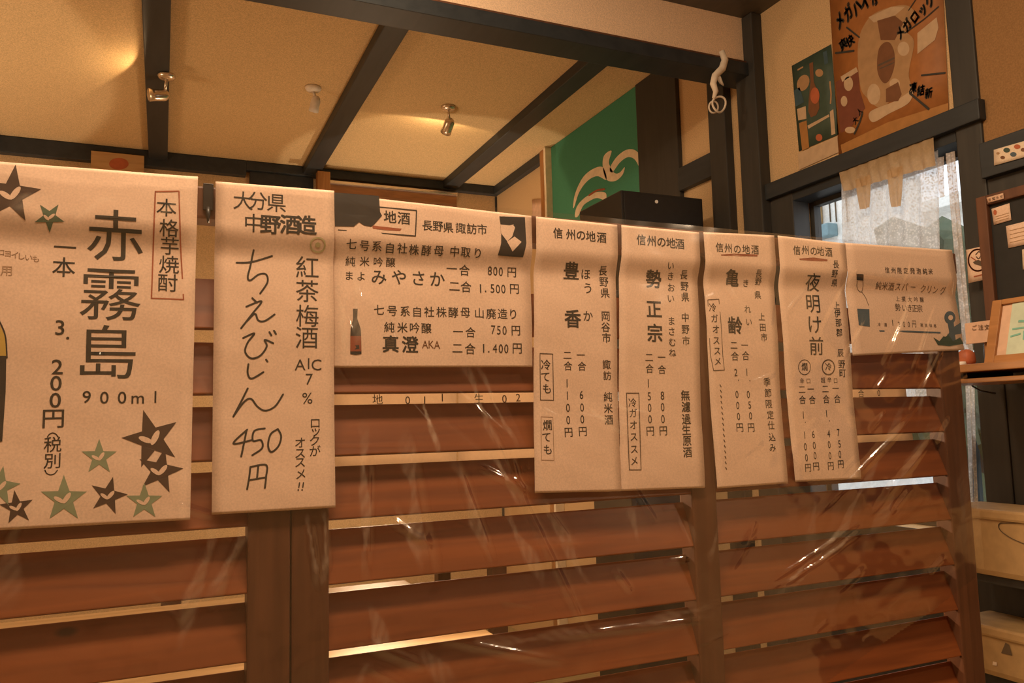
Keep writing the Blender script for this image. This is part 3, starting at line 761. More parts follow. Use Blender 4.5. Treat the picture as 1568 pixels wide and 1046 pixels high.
# ------------------------------------------------------------------ clear vinyl sheet over the menus
def vinyl():
    x0, x1, step = -0.30, 1.402, 0.0026
    zt, zb = 0.3065, -0.47
    nx = int((x1 - x0) / step); nz = int((zt - zb) / step)
    X = np.linspace(x0, x1, nx + 1); Z = np.linspace(zt, zb, nz + 1)
    gx, gz = np.meshgrid(X, Z)
    s = np.clip((gz - 0.212) / 0.042, 0, 1); s = s * s * (3 - 2 * s)
    y = D - 0.0097 - 0.0105 * s
    hgt = np.zeros_like(gx); refl_paint = np.zeros_like(gx)
    rs = np.random.RandomState(5)
    L0 = np.array([1.60, -.05, .72])
    def ridge_m(a, b, w, k):
        """fold from a to b (sheet metres), half width w; k = steepness relative to the tilt that mirrors the wall lamp"""
        d = b - a; L = np.hypot(*d); d /= L
        P = np.array([(a[0] + b[0]) / 2, D, (a[1] + b[1]) / 2])
        v = -P / np.linalg.norm(P); l = (L0 - P) / np.linalg.norm(L0 - P); n = v + l
        need = math.hypot(n[0], n[2]) / abs(n[1])
        h = min(k * need * w / .86, .0042)
        u = (gx - a[0]) * d[0] + (gz - a[1]) * d[1]; vv = -(gx - a[0]) * d[1] + (gz - a[1]) * d[0]
        e = np.clip(np.minimum(u, L - u) / (0.25 * L) + .15, 0, 1)
        return h * e * np.exp(-(vv / w) ** 2)
    def haze(p0, p1, w, s):
        a, b = np.array(PS.pt(*p0)), np.array(PS.pt(*p1)); d = b - a; L = np.hypot(*d); d /= L
        u = (gx - a[0]) * d[0] + (gz - a[1]) * d[1]; vv = -(gx - a[0]) * d[1] + (gz - a[1]) * d[0]
        vv = vv + .0016 * np.sin(u * 60 + a[0] * 40) + .0006 * np.sin(u * 150)
        ww = w * (.65 + .35 * np.sin(u * 60 + a[1] * 90))
        e = np.clip(np.minimum(u, L - u) / (0.3 * L), 0, 1)
        return s * e * np.clip(2.6 - np.abs(vv) / ww * 2.6, 0, 1) * (.75 + .25 * np.sin(u * 310 + vv * 500))
    def axis(P):
        """direction of a fold at P whose flank mirrors the wall lamp to the eye"""
        Q = np.array([P[0], D, P[1]]); n = -Q / np.linalg.norm(Q) + (L0 - Q) / np.linalg.norm(L0 - Q)
        t = np.array([-n[2], n[0]]); return t / np.hypot(*t)
    def ridge(p0, p1, w, h):
        a, b = np.array(PS.pt(*p0)), np.array(PS.pt(*p1)); m = (a + b) / 2; d = (b - a) / 2; L = np.hypot(*d)
        t = axis(m); t = t if t @ d > 0 else -t
        if t @ d / L > math.cos(.5): d = t * L
        return ridge_m(m - d, m + d, w * 1.1, .85 + .35 * h / mm)
    mm = .001
    R = [((600, 590), (665, 665), 3.4, 1.1), ((735, 690), (800, 775), 5, 1.8), ((775, 690), (800, 770), 4, 1.3), ((862, 600), (975, 688), 3.4, 1.3), ((905, 590), (998, 668), 3.2, 1.3),
         ((1196, 482), (1240, 432), 3, 1.3), ((1258, 512), (1307, 402), 3, 1.9), ((1285, 565), (1318, 480), 3, 1.9), ((1348, 560), (1398, 440), 4, 2.4), ((1372, 440), (1395, 400), 3, 1.8), ((1386, 570), (1434, 450), 3, 2.0),
         ((1395, 640), (1425, 520), 3.4, 2), ((1448, 410), (1452, 460), 3, 2), ((1330, 600), (1352, 570), 3, 1.8), ((1325, 660), (1345, 630), 3, 1.8), ((1175, 500), (1183, 450), 3, 1.4), ((1115, 470), (1130, 420), 3, 1.4),
         ((1180, 905), (1300, 785), 3.4, 2.2), ((1195, 905), (1305, 805), 3, 2.0), ((1270, 890), (1320, 880), 4, 2),
         ((512, 440), (540, 520), 3.4, 1.3), ((540, 395), (548, 470), 3, 1.2), ((578, 440), (600, 540), 3, 1.2), ((560, 690), (556, 880), 6, 1.0), ((615, 650), (660, 900), 9, 1.2), ((690, 700), (750, 860), 6, 1.4),
         ((700, 560), (760, 700), 4, 1.2), ((725, 620), (900, 980), 5, 1.4), ((470, 790), (485, 900), 5, 1.0), ((495, 780), (498, 880), 4, 1.0), ((265, 770), (330, 790), 4, 1.2), ((330, 800), (270, 960), 7, 1.4), ((375, 800), (320, 930), 5, 1.4),
         ((550, 960), (640, 1030), 6, 1.6), ((660, 1000), (860, 985), 5, 1.8), ((860, 985), (1080, 930), 5, 1.8), ((600, 770), (640, 850), 5, 1.3), ((820, 760), (870, 830), 4, 1.3), ((935, 870), (960, 905), 4, 2.2),
         ((10, 345), (70, 300), 4, 1.0), ((110, 330), (130, 360), 4, 1.1), ((180, 290), (190, 262), 4, 1.1), ((230, 350), (275, 300), 4, 1.0), ((255, 340), (300, 400), 3, 1.0), ((90, 700), (0, 840), 7, 1.3), ((265, 640), (280, 600), 3, 1.2),
         ((1420, 640), (1340, 800), 6, 2), ((1380, 600), (1260, 820), 6, 1.6), ((1110, 870), (1150, 800), 5, 1.6), ((1000, 800), (960, 740), 4, 1.5)]
    for p0, p1, w, h in R: hgt += ridge(p0, p1, w * mm, h * mm)
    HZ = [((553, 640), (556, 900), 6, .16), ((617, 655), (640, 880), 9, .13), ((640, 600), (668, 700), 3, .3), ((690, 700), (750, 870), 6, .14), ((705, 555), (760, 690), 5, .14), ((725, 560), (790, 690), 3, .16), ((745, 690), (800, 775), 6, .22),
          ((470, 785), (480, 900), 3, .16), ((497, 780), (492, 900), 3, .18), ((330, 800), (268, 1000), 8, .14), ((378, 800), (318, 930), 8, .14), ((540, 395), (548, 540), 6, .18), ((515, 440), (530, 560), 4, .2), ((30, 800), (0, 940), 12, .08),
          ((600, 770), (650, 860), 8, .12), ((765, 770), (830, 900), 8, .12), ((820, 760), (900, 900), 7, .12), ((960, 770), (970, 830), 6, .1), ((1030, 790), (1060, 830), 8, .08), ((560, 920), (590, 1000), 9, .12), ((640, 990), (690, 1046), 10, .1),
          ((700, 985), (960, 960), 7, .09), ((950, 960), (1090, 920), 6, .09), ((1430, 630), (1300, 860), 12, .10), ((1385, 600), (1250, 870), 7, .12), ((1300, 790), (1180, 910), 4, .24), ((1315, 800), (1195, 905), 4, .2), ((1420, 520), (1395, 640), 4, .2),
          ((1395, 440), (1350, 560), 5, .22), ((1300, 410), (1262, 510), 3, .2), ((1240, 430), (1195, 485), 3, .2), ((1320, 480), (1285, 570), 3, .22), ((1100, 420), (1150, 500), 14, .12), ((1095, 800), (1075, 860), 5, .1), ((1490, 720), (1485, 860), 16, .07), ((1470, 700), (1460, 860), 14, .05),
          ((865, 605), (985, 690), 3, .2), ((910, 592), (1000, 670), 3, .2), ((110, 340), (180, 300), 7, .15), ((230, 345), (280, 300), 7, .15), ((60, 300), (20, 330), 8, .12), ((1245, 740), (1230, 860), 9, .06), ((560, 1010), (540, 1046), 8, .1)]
    for p0, p1, w, s_ in HZ: refl_paint += haze(p0, p1, w * 1.5 * mm, s_ * .95)  # light bands reflected by the folds, painted as a mask
    for _ in range(46):                      # further small folds, running round the point where the lamp mirrors
        P = np.array([rs.uniform(-.2, 1.38), rs.uniform(-.44, .20)]); q = P - np.array([.82, .33]); r_ = np.hypot(*q)
        if r_ < .12: continue
        tg = axis(P); an = rs.uniform(-.12, .12); tg = np.array([tg[0] * math.cos(an) - tg[1] * math.sin(an), tg[0] * math.sin(an) + tg[1] * math.cos(an)])
        L = rs.uniform(.02, .09)
        wv = rs.uniform(.002, .005); dd = tg if tg[1] < 0 else -tg
        uu = (gx - P[0]) * dd[0] + (gz - P[1]) * dd[1]; v2 = -(gx - P[0]) * dd[1] + (gz - P[1]) * dd[0]
        refl_paint += rs.uniform(.0, .03) * np.clip(1 - np.abs(uu) / (L * .9), 0, 1) * np.clip(1.5 - np.abs(v2) / wv * 1.5, 0, 1)
        hgt += ridge_m(P - tg * L / 2, P + tg * L / 2, rs.uniform(.0022, .006), rs.uniform(.35, 1.15))
    # slack drape and fine crumple
    ph = rs.uniform(0, 6.28, 12)
    hgt += .0016 * np.sin(gx * 9 + gz * 4 + ph[0]) + .0010 * np.sin(gx * 21 - gz * 13 + ph[1]) + .0007 * np.sin(gx * 37 + gz * 29 + ph[2])
    hgt += .00016 * np.sin(gx * 120 + 40 * gz + 2 * np.sin(gz * 50) + ph[3]) + .00012 * np.sin(gx * 75 - gz * 170 + ph[4])
    low = np.clip((0.21 - gz) / .1, 0, 1)
    y -= hgt * (0.6 + 0.4 * low) + .0050 * low
    co = np.stack([gx, y, gz + EYE], -1).reshape(-1, 3)
    # lower right corner lifts: sheet ends on a slanted, curling line
    lim = np.interp(gx, [-0.3, 0.2, 0.8, 1.0, 1.25, 1.42], [-0.47, -0.47, -0.45, -0.44, -0.36, -0.292])
    keep = (gz >= lim)
    idx = np.arange(co.shape[0]).reshape(nz + 1, nx + 1)
    q = np.stack([idx[:-1, :-1], idx[1:, :-1], idx[1:, 1:], idx[:-1, 1:]], -1)
    kq = keep[:-1, :-1] & keep[1:, :-1] & keep[1:, 1:] & keep[:-1, 1:]
    fq = q[kq]
    used = np.unique(fq); rm = -np.ones(co.shape[0], int); rm[used] = np.arange(len(used))
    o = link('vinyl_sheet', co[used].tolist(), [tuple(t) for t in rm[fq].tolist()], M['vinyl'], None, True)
    at = o.data.attributes.new('refl_streak', 'FLOAT', 'POINT'); at.data.foreach_set('value', np.clip(refl_paint + .006, 0, .4).reshape(-1)[used].astype(np.float32))
    return tag(o, 'clear crinkled vinyl sheet hung over the row of menus', 'plastic sheet')
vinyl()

# ------------------------------------------------------------------ spot lamps on the far ceiling
def spot(name, base, pivot, aim, label, power, angle, tube=.060, rad=.024, mat='metal', blend=.12):
    base = Vector(base); pv = Vector(pivot); aim = Vector(aim).normalized()
    root = thing('ceiling_spotlight', base, label, 'spotlight', 'spotlights on the far ceiling')
    MB().tube([base, base - Vector((0, 0, .006)), base - Vector((0, 0, .016)), base - Vector((0, 0, .020))], [.034, .035, .028, .010], 20).build('base', M[mat], root, True)
    MB().tube([base - Vector((0, 0, .016)), (base + pv) / 2 - Vector((0, 0, .008)), pv], .006, 10).build('arm', M[mat], root, True)
    MB().tube([pv + Vector((-.012, 0, 0)), pv + Vector((.012, 0, 0))], .009, 12).build('knuckle', M[mat], root, True)
    b = pv - aim * .012; e = pv + aim * tube
    hd = MB().tube([b - aim * .006, b, b + aim * .012, e - aim * .02, e, e - aim * .001, e - aim * .014, b + aim * .012], [.010, rad * .75, rad, rad, rad * 1.08, rad * .96, rad * .92, rad * .6], 20, True).build('lamp_head', M[mat], root, True)
    m = bpy.data.materials.get('glowing_bulb')
    if m is None:
        m, n, l, bs = nt('glowing_bulb')
        bs.inputs['Emission Color'].default_value = (1, .72, .42, 1); bs.inputs['Emission Strength'].default_value = 14
    if power > 0:
        c = e - aim * .006
        MB().tube([c - aim * .004, c, c + aim * .003], [rad * .80, rad * .80, rad * .3], 18).build('bulb', m, hd, True)
        d = light(name, 'SPOT', e - aim * .004, power, (1.0, .66, .34), aim=aim, spot_size=math.radians(angle), spot_blend=blend, shadow_soft_size=.012)
spot('spot_left', (-.005, 3.34, EYE + 1.413), (-.012, 3.40, EYE + 1.352), (-.93, -.25, -.22), 'chrome spotlight on the left ceiling beam, turned to the left', 3.5, 158)
spot('spot_middle', (.575, 3.36, EYE + ZC), (.590, 3.38, EYE + 1.41), (-.10, .55, -.75), 'small white spotlight on the ceiling between the two left beams', 0, 100, .05, .02, 'white')
spot('spot_right', (1.19, 3.36, EYE + ZC), (1.205, 3.385, EYE + 1.395), (-.05, .80, -.55), 'chrome spotlight between the two right ceiling beams, turned away', 5, 168)

# ------------------------------------------------------------------ right wall: green panel with painted crest
WS = WallSurf(XW - .014)
gp = thing('green_wall_panel', (XW, 3.2, EYE - .3), 'tall green panel on the right wall, painted with a cream crest', 'panel')
bx((XW - .014, 2.852, -.3), (XW, 3.69, ZC - .002), .001).build('panel', M['green'], gp)
p = Print(WS, .0012); z3 = lambda pts: zz(pts, 760, 0, 2.9875)
def ribbon(pr, outer, inner):
    pr.poly(smooth_loop(z3(outer + inner[::-1])))
ribbon(p, [(352, 945), (362, 885), (395, 815), (440, 775), (488, 765)], [(358, 945), (380, 880), (418, 828), (462, 806), (505, 822)])
p.poly(smooth_loop(z3([(488, 765), (494, 712), (528, 690), (516, 745), (540, 790), (565, 790), (588, 765), (578, 800), (545, 828), (505, 822)])))
ribbon(p, [(520, 770), (552, 718), (598, 685), (640, 690), (672, 735), (690, 800), (690, 885)], [(532, 788), (565, 745), (600, 720), (632, 728), (655, 768), (672, 830), (674, 885)])
ribbon(p, [(360, 990), (370, 945), (405, 905), (455, 880), (500, 882)], [(376, 988), (398, 942), (430, 918), (462, 906), (500, 915)])
p.build('painted_crest', M['cream'], gp)
p = Print(WS, .0016); ribbon(p, [(425, 890), (460, 868), (495, 862)], [(428, 897), (462, 876), (496, 870)]); p.build('crest_line', M['inkred'], gp)

# black cabinet-like box in front of the green panel
bb = thing('black_monitor', (1.62, 2.42, EYE + .45), 'black flat-fronted box with a small white lamp, in front of the green panel', 'monitor')
MB().box((1.442, 2.30, EYE + .45), (1.786, 2.60, EYE + .788), .004).build('housing', M['black'], bb)
MB().box((1.452, 2.296, EYE + .462), (1.776, 2.30, EYE + .776), .002).build('screen', M['black'], bb)
fsb = FrontSurf(2.296)
lp = fsb.pt(1005, 309)
MB().tube([(lp[0], 2.2965, lp[1] + EYE), (lp[0], 2.2935, lp[1] + EYE)], .0062, 16).build('indicator', M['white'], bb)
MB().box((1.39, 2.26, EYE + .425), (1.80, 2.66, EYE + .449), .003).build('stand', M['black'], bb)
MB().box((1.46, 2.34, .0), (1.74, 2.60, EYE + .425), .004).build('plinth', M['black'], bb)

# white cord with ring hanging from the lintel
fk = FrontSurf(YK - .02)
def fp(px, py, dy=0): a, b = fk.pt(px, py); return Vector((a, YK - .02 + dy, b + EYE))
ck = thing('hanging_cord', fp(1105, 80), 'white twisted cord with a loop, hanging from the lintel', 'cord')
MB().tube([fp(1105, 78), fp(1110, 92), fp(1106, 105), fp(1095, 116), fp(1092, 128), fp(1096, 140), fp(1093, 150)], [.010, .012, .013, .012, .011, .009, .006], 10).build('cord', M['cord'], ck, True)
MB().tube([fp(1100, 118), fp(1104, 126), fp(1108, 131)], [.008, .006, .002], 8).build('cord_end', M['cord'], ck, True)
MB().tube([fp(1101 + 10 * math.cos(t), 160 + 12 * math.sin(t), .004 * math.sin(2 * t)) for t in [i * 2 * math.pi / 20 for i in range(21)]], .0035, 8, False).build('loop', M['cord'], ck, True)
MB().tube([fp(1096 + 7 * math.cos(t), 162 + 9 * math.sin(t), .012) for t in [i * 2 * math.pi / 20 for i in range(21)]], .003, 8, False).build('loop', M['cord'], ck, True)

# ------------------------------------------------------------------ posters on the right wall
PW = WallSurf(XW - .001)
def poster(name, label, corners, mat, group=None, cat='poster', S=PW, off=.002):
    q = [S.pt(*t) for t in corners]
    rr = thing(name, S.to3((q[2][0] + q[3][0]) / 2, min(q[2][1], q[3][1]), off), label, cat, group)
    quad_sheet(S, corners, off, 4, 4, 'sheet', M[mat], rr, 0, .0005)
    return rr, off + .0006
g = lambda pts: zz(pts, 1200, 0, 3.737)
rr, o = poster('beer_poster', 'small dark green poster with a bottle, pale flap at its foot', [(1213, 101), (1273, 68), (1285, 206), (1224, 232)], 'pgreen', 'posters on the right wall')
p = Print(PW, o); p.poly(g([(84, 882), (310, 782), (318, 872), (92, 972)])); p.build('pale_flap', M['pcream'], rr)
p = Print(PW, o); p.poly(g([(60, 520), (95, 500), (120, 585), (72, 612)])); p.poly(g([(228, 300), (250, 290), (258, 360), (238, 372)])); p.build('blue_patch', M['pblue'], rr)
p = Print(PW, o); p.disc(*g([(115, 475)])[0], 9, 13, 16, .4); p.disc(*g([(207, 418)])[0], 6, 6); p.stroke(g([(85, 400), (112, 385)]), 2.5, False); p.stroke(g([(268, 470), (275, 540), (272, 590)]), 3, False); p.build('tan_picture', M['ptan'], rr)
p = Print(PW, o + .0004); p.poly(g([(150, 365), (172, 355), (176, 470), (205, 540), (208, 620), (190, 660), (160, 672), (145, 640), (148, 560), (158, 470)])); bt = p.build('bottle_picture', M['pbrown'], rr)
p = Print(PW, o + .0008); p.disc(*g([(183, 548)])[0], 7, 12.5); p.disc(*g([(207, 788)])[0], 5, 5.5); p.build('bottle_label', M['pred'], bt)
p = Print(PW, o + .0004); p.poly(g([(80, 625), (130, 608), (134, 680), (88, 690)])); p.poly(g([(268, 640), (288, 625), (300, 765), (278, 775)])); p.poly(g([(140, 720), (262, 655), (266, 668), (146, 738)])); p.build('pale_picture', M['pcream'], rr)
p = Print(PW, o + .0004); p.poly(g([(92, 705), (135, 690), (150, 845), (110, 862)])); p.build('amber_picture', M['amber'], rr)

rr, o = poster('drink_poster', 'large orange poster with black lettering and a frothy glass', [(1268, -52), (1438, -150), (1454, 177), (1285, 238)], 'orange', 'posters on the right wall')
p = Print(PW, o); p.poly(g([(300, 470), (430, 400), (440, 520), (470, 620), (380, 740), (330, 760), (315, 640)])); p.build('red_panel', M['posterred'], rr)
p = Print(PW, o); p.poly(g([(330, 830), (600, 700), (945, 590), (948, 655), (640, 770), (338, 880)])); p.build('table_picture', M['amber'], rr)
p = Print(PW, o + .0003)
p.poly(smooth_loop(g([(430, 250), (480, 120), (560, 60), (700, 30), (760, 90), (700, 170), (750, 240), (720, 420), (740, 520), (700, 600), (640, 560), (560, 620), (480, 560), (440, 480)]))); p.build('splash_picture', M['ptan'], rr)
p = Print(PW, o + .0006); p.poly(smooth_loop(g([(500, 640), (640, 580), (740, 520), (720, 590), (610, 650), (515, 700)]))); p.poly(g([(770, 190), (880, 100), (890, 160), (870, 230), (770, 310)])); p.disc(*g([(690, 280)])[0], 9, 11); p.disc(*g([(520, 540)])[0], 10, 16); p.disc(*g([(640, 480)])[0], 8, 8)
p.poly(g([(490, 100), (620, 40), (700, 40), (640, 90), (520, 130)])); p.poly(g([(330, 440), (420, 385), (430, 410), (340, 470)])); p.disc(*g([(350, 580)])[0], 5, 8); p.disc(*g([(375, 480)])[0], 7, 11); p.disc(*g([(385, 745)])[0], 8, 5); p.build('froth_picture', M['pcream'], rr)
p = Print(PW, o + .0009); p.poly(smooth_loop(g([(550, 280), (600, 240), (635, 290), (638, 380), (605, 465), (570, 470), (540, 400)]))); p.poly(g([(590, 510), (660, 470), (680, 540), (660, 580), (590, 585)])); p.poly(g([(540, 120), (640, 90), (690, 130), (640, 230), (560, 230)])); p.build('glass_picture', M['pbrown'], rr)
p = Print(PW, o + .0012); p.stroke(g([(548, 375), (635, 335)]), 3, False); p.stroke(g([(555, 395), (635, 360)]), 2, False); p.build('glass_band', M['inksoft'], rr)
p = Print(PW, o + .0012)
tl = math.radians(33)
for c, x, y, s in (('メ', 325, 120, 21), ('ガ', 375, 75, 21), ('ハ', 425, 45, 21), ('イ', 470, 15, 22), ('ボ', 525, -15, 22), ('ー', 570, -45, 20), ('ル', 615, -70, 20)): p.ch(c, 1200 + x / 3.737, y / 3.737, s * 1.3, .065, .62, tl, .25)
for c, x, y, s in (('メ', 672, 190, 17), ('ガ', 712, 145, 17), ('ロ', 755, 100, 17), ('ッ', 800, 55, 18), ('ク', 840, 5, 19)): p.ch(c, 1200 + x / 3.737, y / 3.737, s * 1.25, .065, .7, math.radians(40), .2)
for q, w in (([(365, 158), (438, 215)], 2.4), ([(302, 305), (405, 292)], 3), ([(795, 432), (928, 418)], 2.8), ([(728, 535), (835, 625)], 3.4), ([(410, 765), (440, 700), (455, 650)], 3.4), ([(700, 190), (810, 110), (890, 40)], 2.2), ([(720, 60), (760, 0)], 2)): p.stroke(g(q), w, False)
for c, x, y in (('爽', 345, 255), ('快', 385, 235)): p.ch(c, 1200 + x / 3.737, y / 3.737, 20, .05, .7, .3)
for c, x, y in (('凍', 745, 505), ('結', 790, 520), ('新', 835, 535)): p.ch(c, 1200 + x / 3.737, y / 3.737, 17, .05, .8, -.15)
for c, x, y in (('大', 415, 690), ('人', 440, 640)): p.ch(c, 1200 + x / 3.737, y / 3.737, 13, .03, .7, .5)
p.build('lettering', M['ink'], rr)

rr, o = poster('wall_notice', 'pinkish notice with blurred lettering at the top right corner of the wall', [(1496, -60), (1592, -100), (1600, 62), (1506, 104)], 'orangedk', 'posters on the right wall')
g6 = lambda pts: zz(pts, 1450, 0, 3.737)
p = Print(PW, o); p.poly(g6([(185, 150), (420, 60), (425, 110), (190, 200)])); p.poly(g6([(195, 260), (430, 180), (432, 225), (205, 320)])); p.poly(g6([(255, 362), (380, 320), (380, 340), (262, 378)])); p.build('pale_band', M['amber'], rr)
p = Print(PW, o + .0004)
for c, x, y, s in (('酒', 262, 20, 14), ('の', 258, 58, 12), ('生', 232, 310, 13), ('中', 310, 255, 12), ('瓶', 345, 238, 14)): p.ch(c, 1450 + x / 3.737, y / 3.737, s, .04, .8, .3)
p.build('lettering', M['pgreen'], rr)

# ------------------------------------------------------------------ curtain, lace strips and street
def drape(name, S, top, bot, mat, n, waves, amp, parent=None, rows=14, scallop=0.0, side=0.0):
    """pleated cloth between a top edge and a bottom edge given in photo pixels on S"""
    t0, t1 = S.pt(*top[0]), S.pt(*top[1]); b0, b1 = S.pt(*bot[0]), S.pt(*bot[1])
    vs = []; fs = []
    for j in range(rows + 1):
        v = j / rows
        for i in range(n + 1):
            u = i / n
            a = (t0[0] * (1 - u) + t1[0] * u) * (1 - v) + (b0[0] * (1 - u) + b1[0] * u) * v
            z = (t0[1] * (1 - u) + t1[1] * u) * (1 - v) + (b0[1] * (1 - u) + b1[1] * u) * v
            a += side * u * math.sin(v * rows * math.pi) if side else 0
            z += scallop * abs(math.sin(u * waves * math.pi)) if j == rows else 0
            w = amp * (0.35 + .65 * v) * (math.sin(u * waves * 2 * math.pi + .7 * math.sin(3 * v)) + .4 * math.sin(u * waves * 3.7 + 1))
            vs.append(S.to3(a, z, .012 + w))
    for j in range(rows):
        for i in range(n):
            k = j * (n + 1) + i; fs.append((k, k + n + 1, k + n + 2, k + 1))
    return link(name, vs, fs, M[mat], parent, True)
CS = WallSurf(XW + .015)
ct = thing('lace_curtain', (XW, 1.6, EYE - .25), 'white pleated lace curtain with a tan valance, in the window', 'curtain')
drape('lace', CS, [(1293, 262), (1440, 212)], [(1305, 660), (1452, 660)], 'lace', 120, 6, .013, ct, 30)
WSV = WallSurf(XW - .012)
drape('valance', WSV, [(1289, 263), (1434, 211)], [(1297, 294), (1438, 254)], 'valance', 90, 9, .0035, ct, 8)
for k, (a, b, la) in enumerate((([(1290 + 24, 276), (1290 + 48, 268)], [(1322, 322), (1336, 318)], 1), ([(1363, 262), (1388, 254)], [(1370, 318), (1384, 316)], 1))):
    drape('valance_tail', WSV, a, b, 'valance', 16, 1.5, .004, ct, 8)
MB().tube([(XW + .017, 1.37, EYE + .722), (XW + .017, 1.80, EYE + .722)], .004, 8).build('curtain_rod', M['white'], ct, True)
ls = thing('lace_strip', (XW, 1.39, EYE - .25), 'narrow scalloped lace curtain gathered at the right side of the window', 'curtain')
drape('lace_border', WallSurf(XW + .002), [(1453, 236), (1467, 232)], [(1483, 560), (1498, 560)], 'laceband', 20, 2, .004, ls, 60, 0, .004)
drape('lace_border', WallSurf(XW + .012), [(1440, 243), (1450, 240)], [(1444, 305), (1451, 300)], 'laceband', 12, 1, .003, ls, 12)
drape('lower_hem', WallSurf(XW + .002), [(1482, 555), (1497, 555)], [(1492, 778), (1503, 778)], 'lace', 20, 2, .004, ls, 20)
drape('blue_lining', WallSurf(XW + .008), [(1494, 660), (1505, 690)], [(1494, 782), (1512, 782)], 'bluecloth', 12, 1.5, .003, ls, 10)

def house(label, x, y0, y1, z0, z1, mat, eave=None):
    rr = thing('house', (x + .8, (y0 + y1) / 2, ZF + EYE - .45), label, 'building')
    bx((x, y0, ZF - .45), (x + 1.6, y1, z1)).build('wall', M[mat], rr)
    MB().box((x - .25, y0 - .1, z1 + EYE), (x + 1.7, y1 + .1, z1 + EYE + .10), .01).build('roof', M['outtan' if eave is None else eave], rr)
    for k in range(3):
        yy = y0 + (k + .5) * (y1 - y0) / 3
        bx((x - .03, yy - .25, z1 - .95), (x, yy + .25, z1 - .35)).build('window', M['blueprint'], rr)
    return rr
house('white house across the street, behind the curtain', 6.4, 4.2, 7.0, 0, 1.75, 'outwhite', 'outwhite')
OS = WallSurf(4.6)
h2 = thing('shop_front', (4.8, 6.2, ZF - .45 + EYE), 'low shop front with teal awning and tan fascia, seen through the window', 'building')
q0, q1, q2 = OS.pt(1200, 330), OS.pt(1262, 343), OS.pt(1335, 290)
bx((4.6, -q2[0], ZF - .45), (5.1, -q0[0] + .6, q2[1] + .15)).build('wall', M['outwhite'], h2)
bx((4.52, -q1[0], q1[1]), (4.6, -q0[0] + .6, q1[1] + .32), .02).build('fascia', M['outtan'], h2)
a0, a1_ = OS.pt(1240, 355), OS.pt(1284, 361)
bx((4.50, -a1_[0], a1_[1]), (4.6, -a0[0] + .5, a0[1]), .01).build('awning', M['outteal'], h2)
a0, a1_ = OS.pt(1250, 358), OS.pt(1262, 361)
bx((4.485, -a1_[0], a1_[1]), (4.5, -a0[0], a0[1]), .004).build('lettering_band', M['blueprint'], h2)
for x in (1270, 1279, 1296):
    s0, s1 = OS.pt(x, 296), OS.pt(x + 3, 340)
    bx((4.585, -s1[0], s1[1]), (4.6, -s0[0], s0[1] + .1), .004).build('downpipe', M['groove'], h2)
hd = thing('hedge', (3.3, 2.5, ZF - .45 + EYE), 'dark green hedge outside, showing between curtain and lace strip', 'plant')
bm = bmesh.new()
for k in range(70):
    m4 = Matrix.Translation((3.3 + random.uniform(-.25, .25), 2.42 + random.uniform(-.28, .28), EYE + random.uniform(-1.2, .84))) @ Matrix.Scale(random.uniform(.08, .14), 4)
    bmesh.ops.create_icosphere(bm, subdivisions=1, radius=1, matrix=m4)
for v in bm.verts: v.co += Vector((random.uniform(-.02, .02), random.uniform(-.02, .02), random.uniform(-.02, .02)))
bm.verts.index_update(); mb = MB(); mb.add([v.co for v in bm.verts], [[v.index for v in f.verts] for f in bm.faces]); bm.free()
mb.build('foliage', M['leaf'], hd)
MB().tube([(3.3, 2.42, ZF - .45 + EYE), (3.3, 2.42, EYE + .2)], .04).build('stem', M['darkv'], hd)

# ------------------------------------------------------------------ noticeboard, cards, shelf
BX = XW - .075
NB = WallSurf(BX)
a = NB.pt(1500, 305); b = NB.pt(1526, 520)
nb_y1 = -a[0]; nb_top = a[1]
nb = thing('noticeboard', (BX, nb_y1 - .35, EYE + .10), 'black noticeboard with a reddish wooden frame, above the shelf', 'noticeboard')
bx((BX, .5, .09), (BX + .03, nb_y1, nb_top - .001), .001).build('board', M['blackboard'], nb)
bx((BX - .012, nb_y1 - .024, .085), (BX + .03, nb_y1 + .003, nb_top + .002), .003).build('frame', M['board'], nb)
bx((BX - .012, .5, nb_top - .022), (BX + .03, nb_y1 - .024, nb_top + .002), .003).build('frame', M['board'], nb)
NS = WallSurf(BX - .001)
def card(label, corners, S=NS, mat='paper', off=.0015):
    return poster('paper_note', label, corners, mat, 'notes around the noticeboard', 'note', S, off)
h1 = lambda pts: zz(pts, 1440, 280, 6.54)
NF = WallSurf(BX - .0135)
rr, o = card('thin label on the top edge of the noticeboard frame', h1([(465, 150), (632, 102), (640, 160), (485, 200)]), NF, 'cardpink')
p = Print(NF, o); p.line('お知らせ', *h1([(500, 170), (615, 138)]), 5); p.build('lettering', M['pbrown'], rr)
rr, o = card('square note with a small red mark, upper left on the noticeboard', h1([(515, 262), (695, 205), (714, 372), (540, 422)]))
p = Print(NS, o); p.disc(*h1([(553, 297)])[0], 2.6, 4); p.build('red_mark', M['pred'], rr)
p = Print(NS, o); [p.stroke(h1([(560, y), (690, y - 38)]), .9, False) for y in (340, 365, 390)]; p.build('lettering', M['ptan'], rr)
rr, o = card('wider note below and right of the square one on the noticeboard', h1([(660, 435), (900, 375), (930, 600), (685, 655)]))
p = Print(NS, o); [p.stroke(h1([(700, y), (900, y - 48)]), .9, False) for y in (480, 520, 560, 600)]; p.build('lettering', M['ptan'], rr)
rr, o = card('pale slip at the right edge of the noticeboard, below the wider note', h1([(822, 670), (960, 640), (985, 830), (830, 868)]), NS, 'paperw')
CP = WallSurf(XW - .043)
rr, o = card('card with a red ring emblem, left of the noticeboard frame', h1([(262, 672), (430, 635), (470, 965), (285, 1005)]), CP, 'paper')
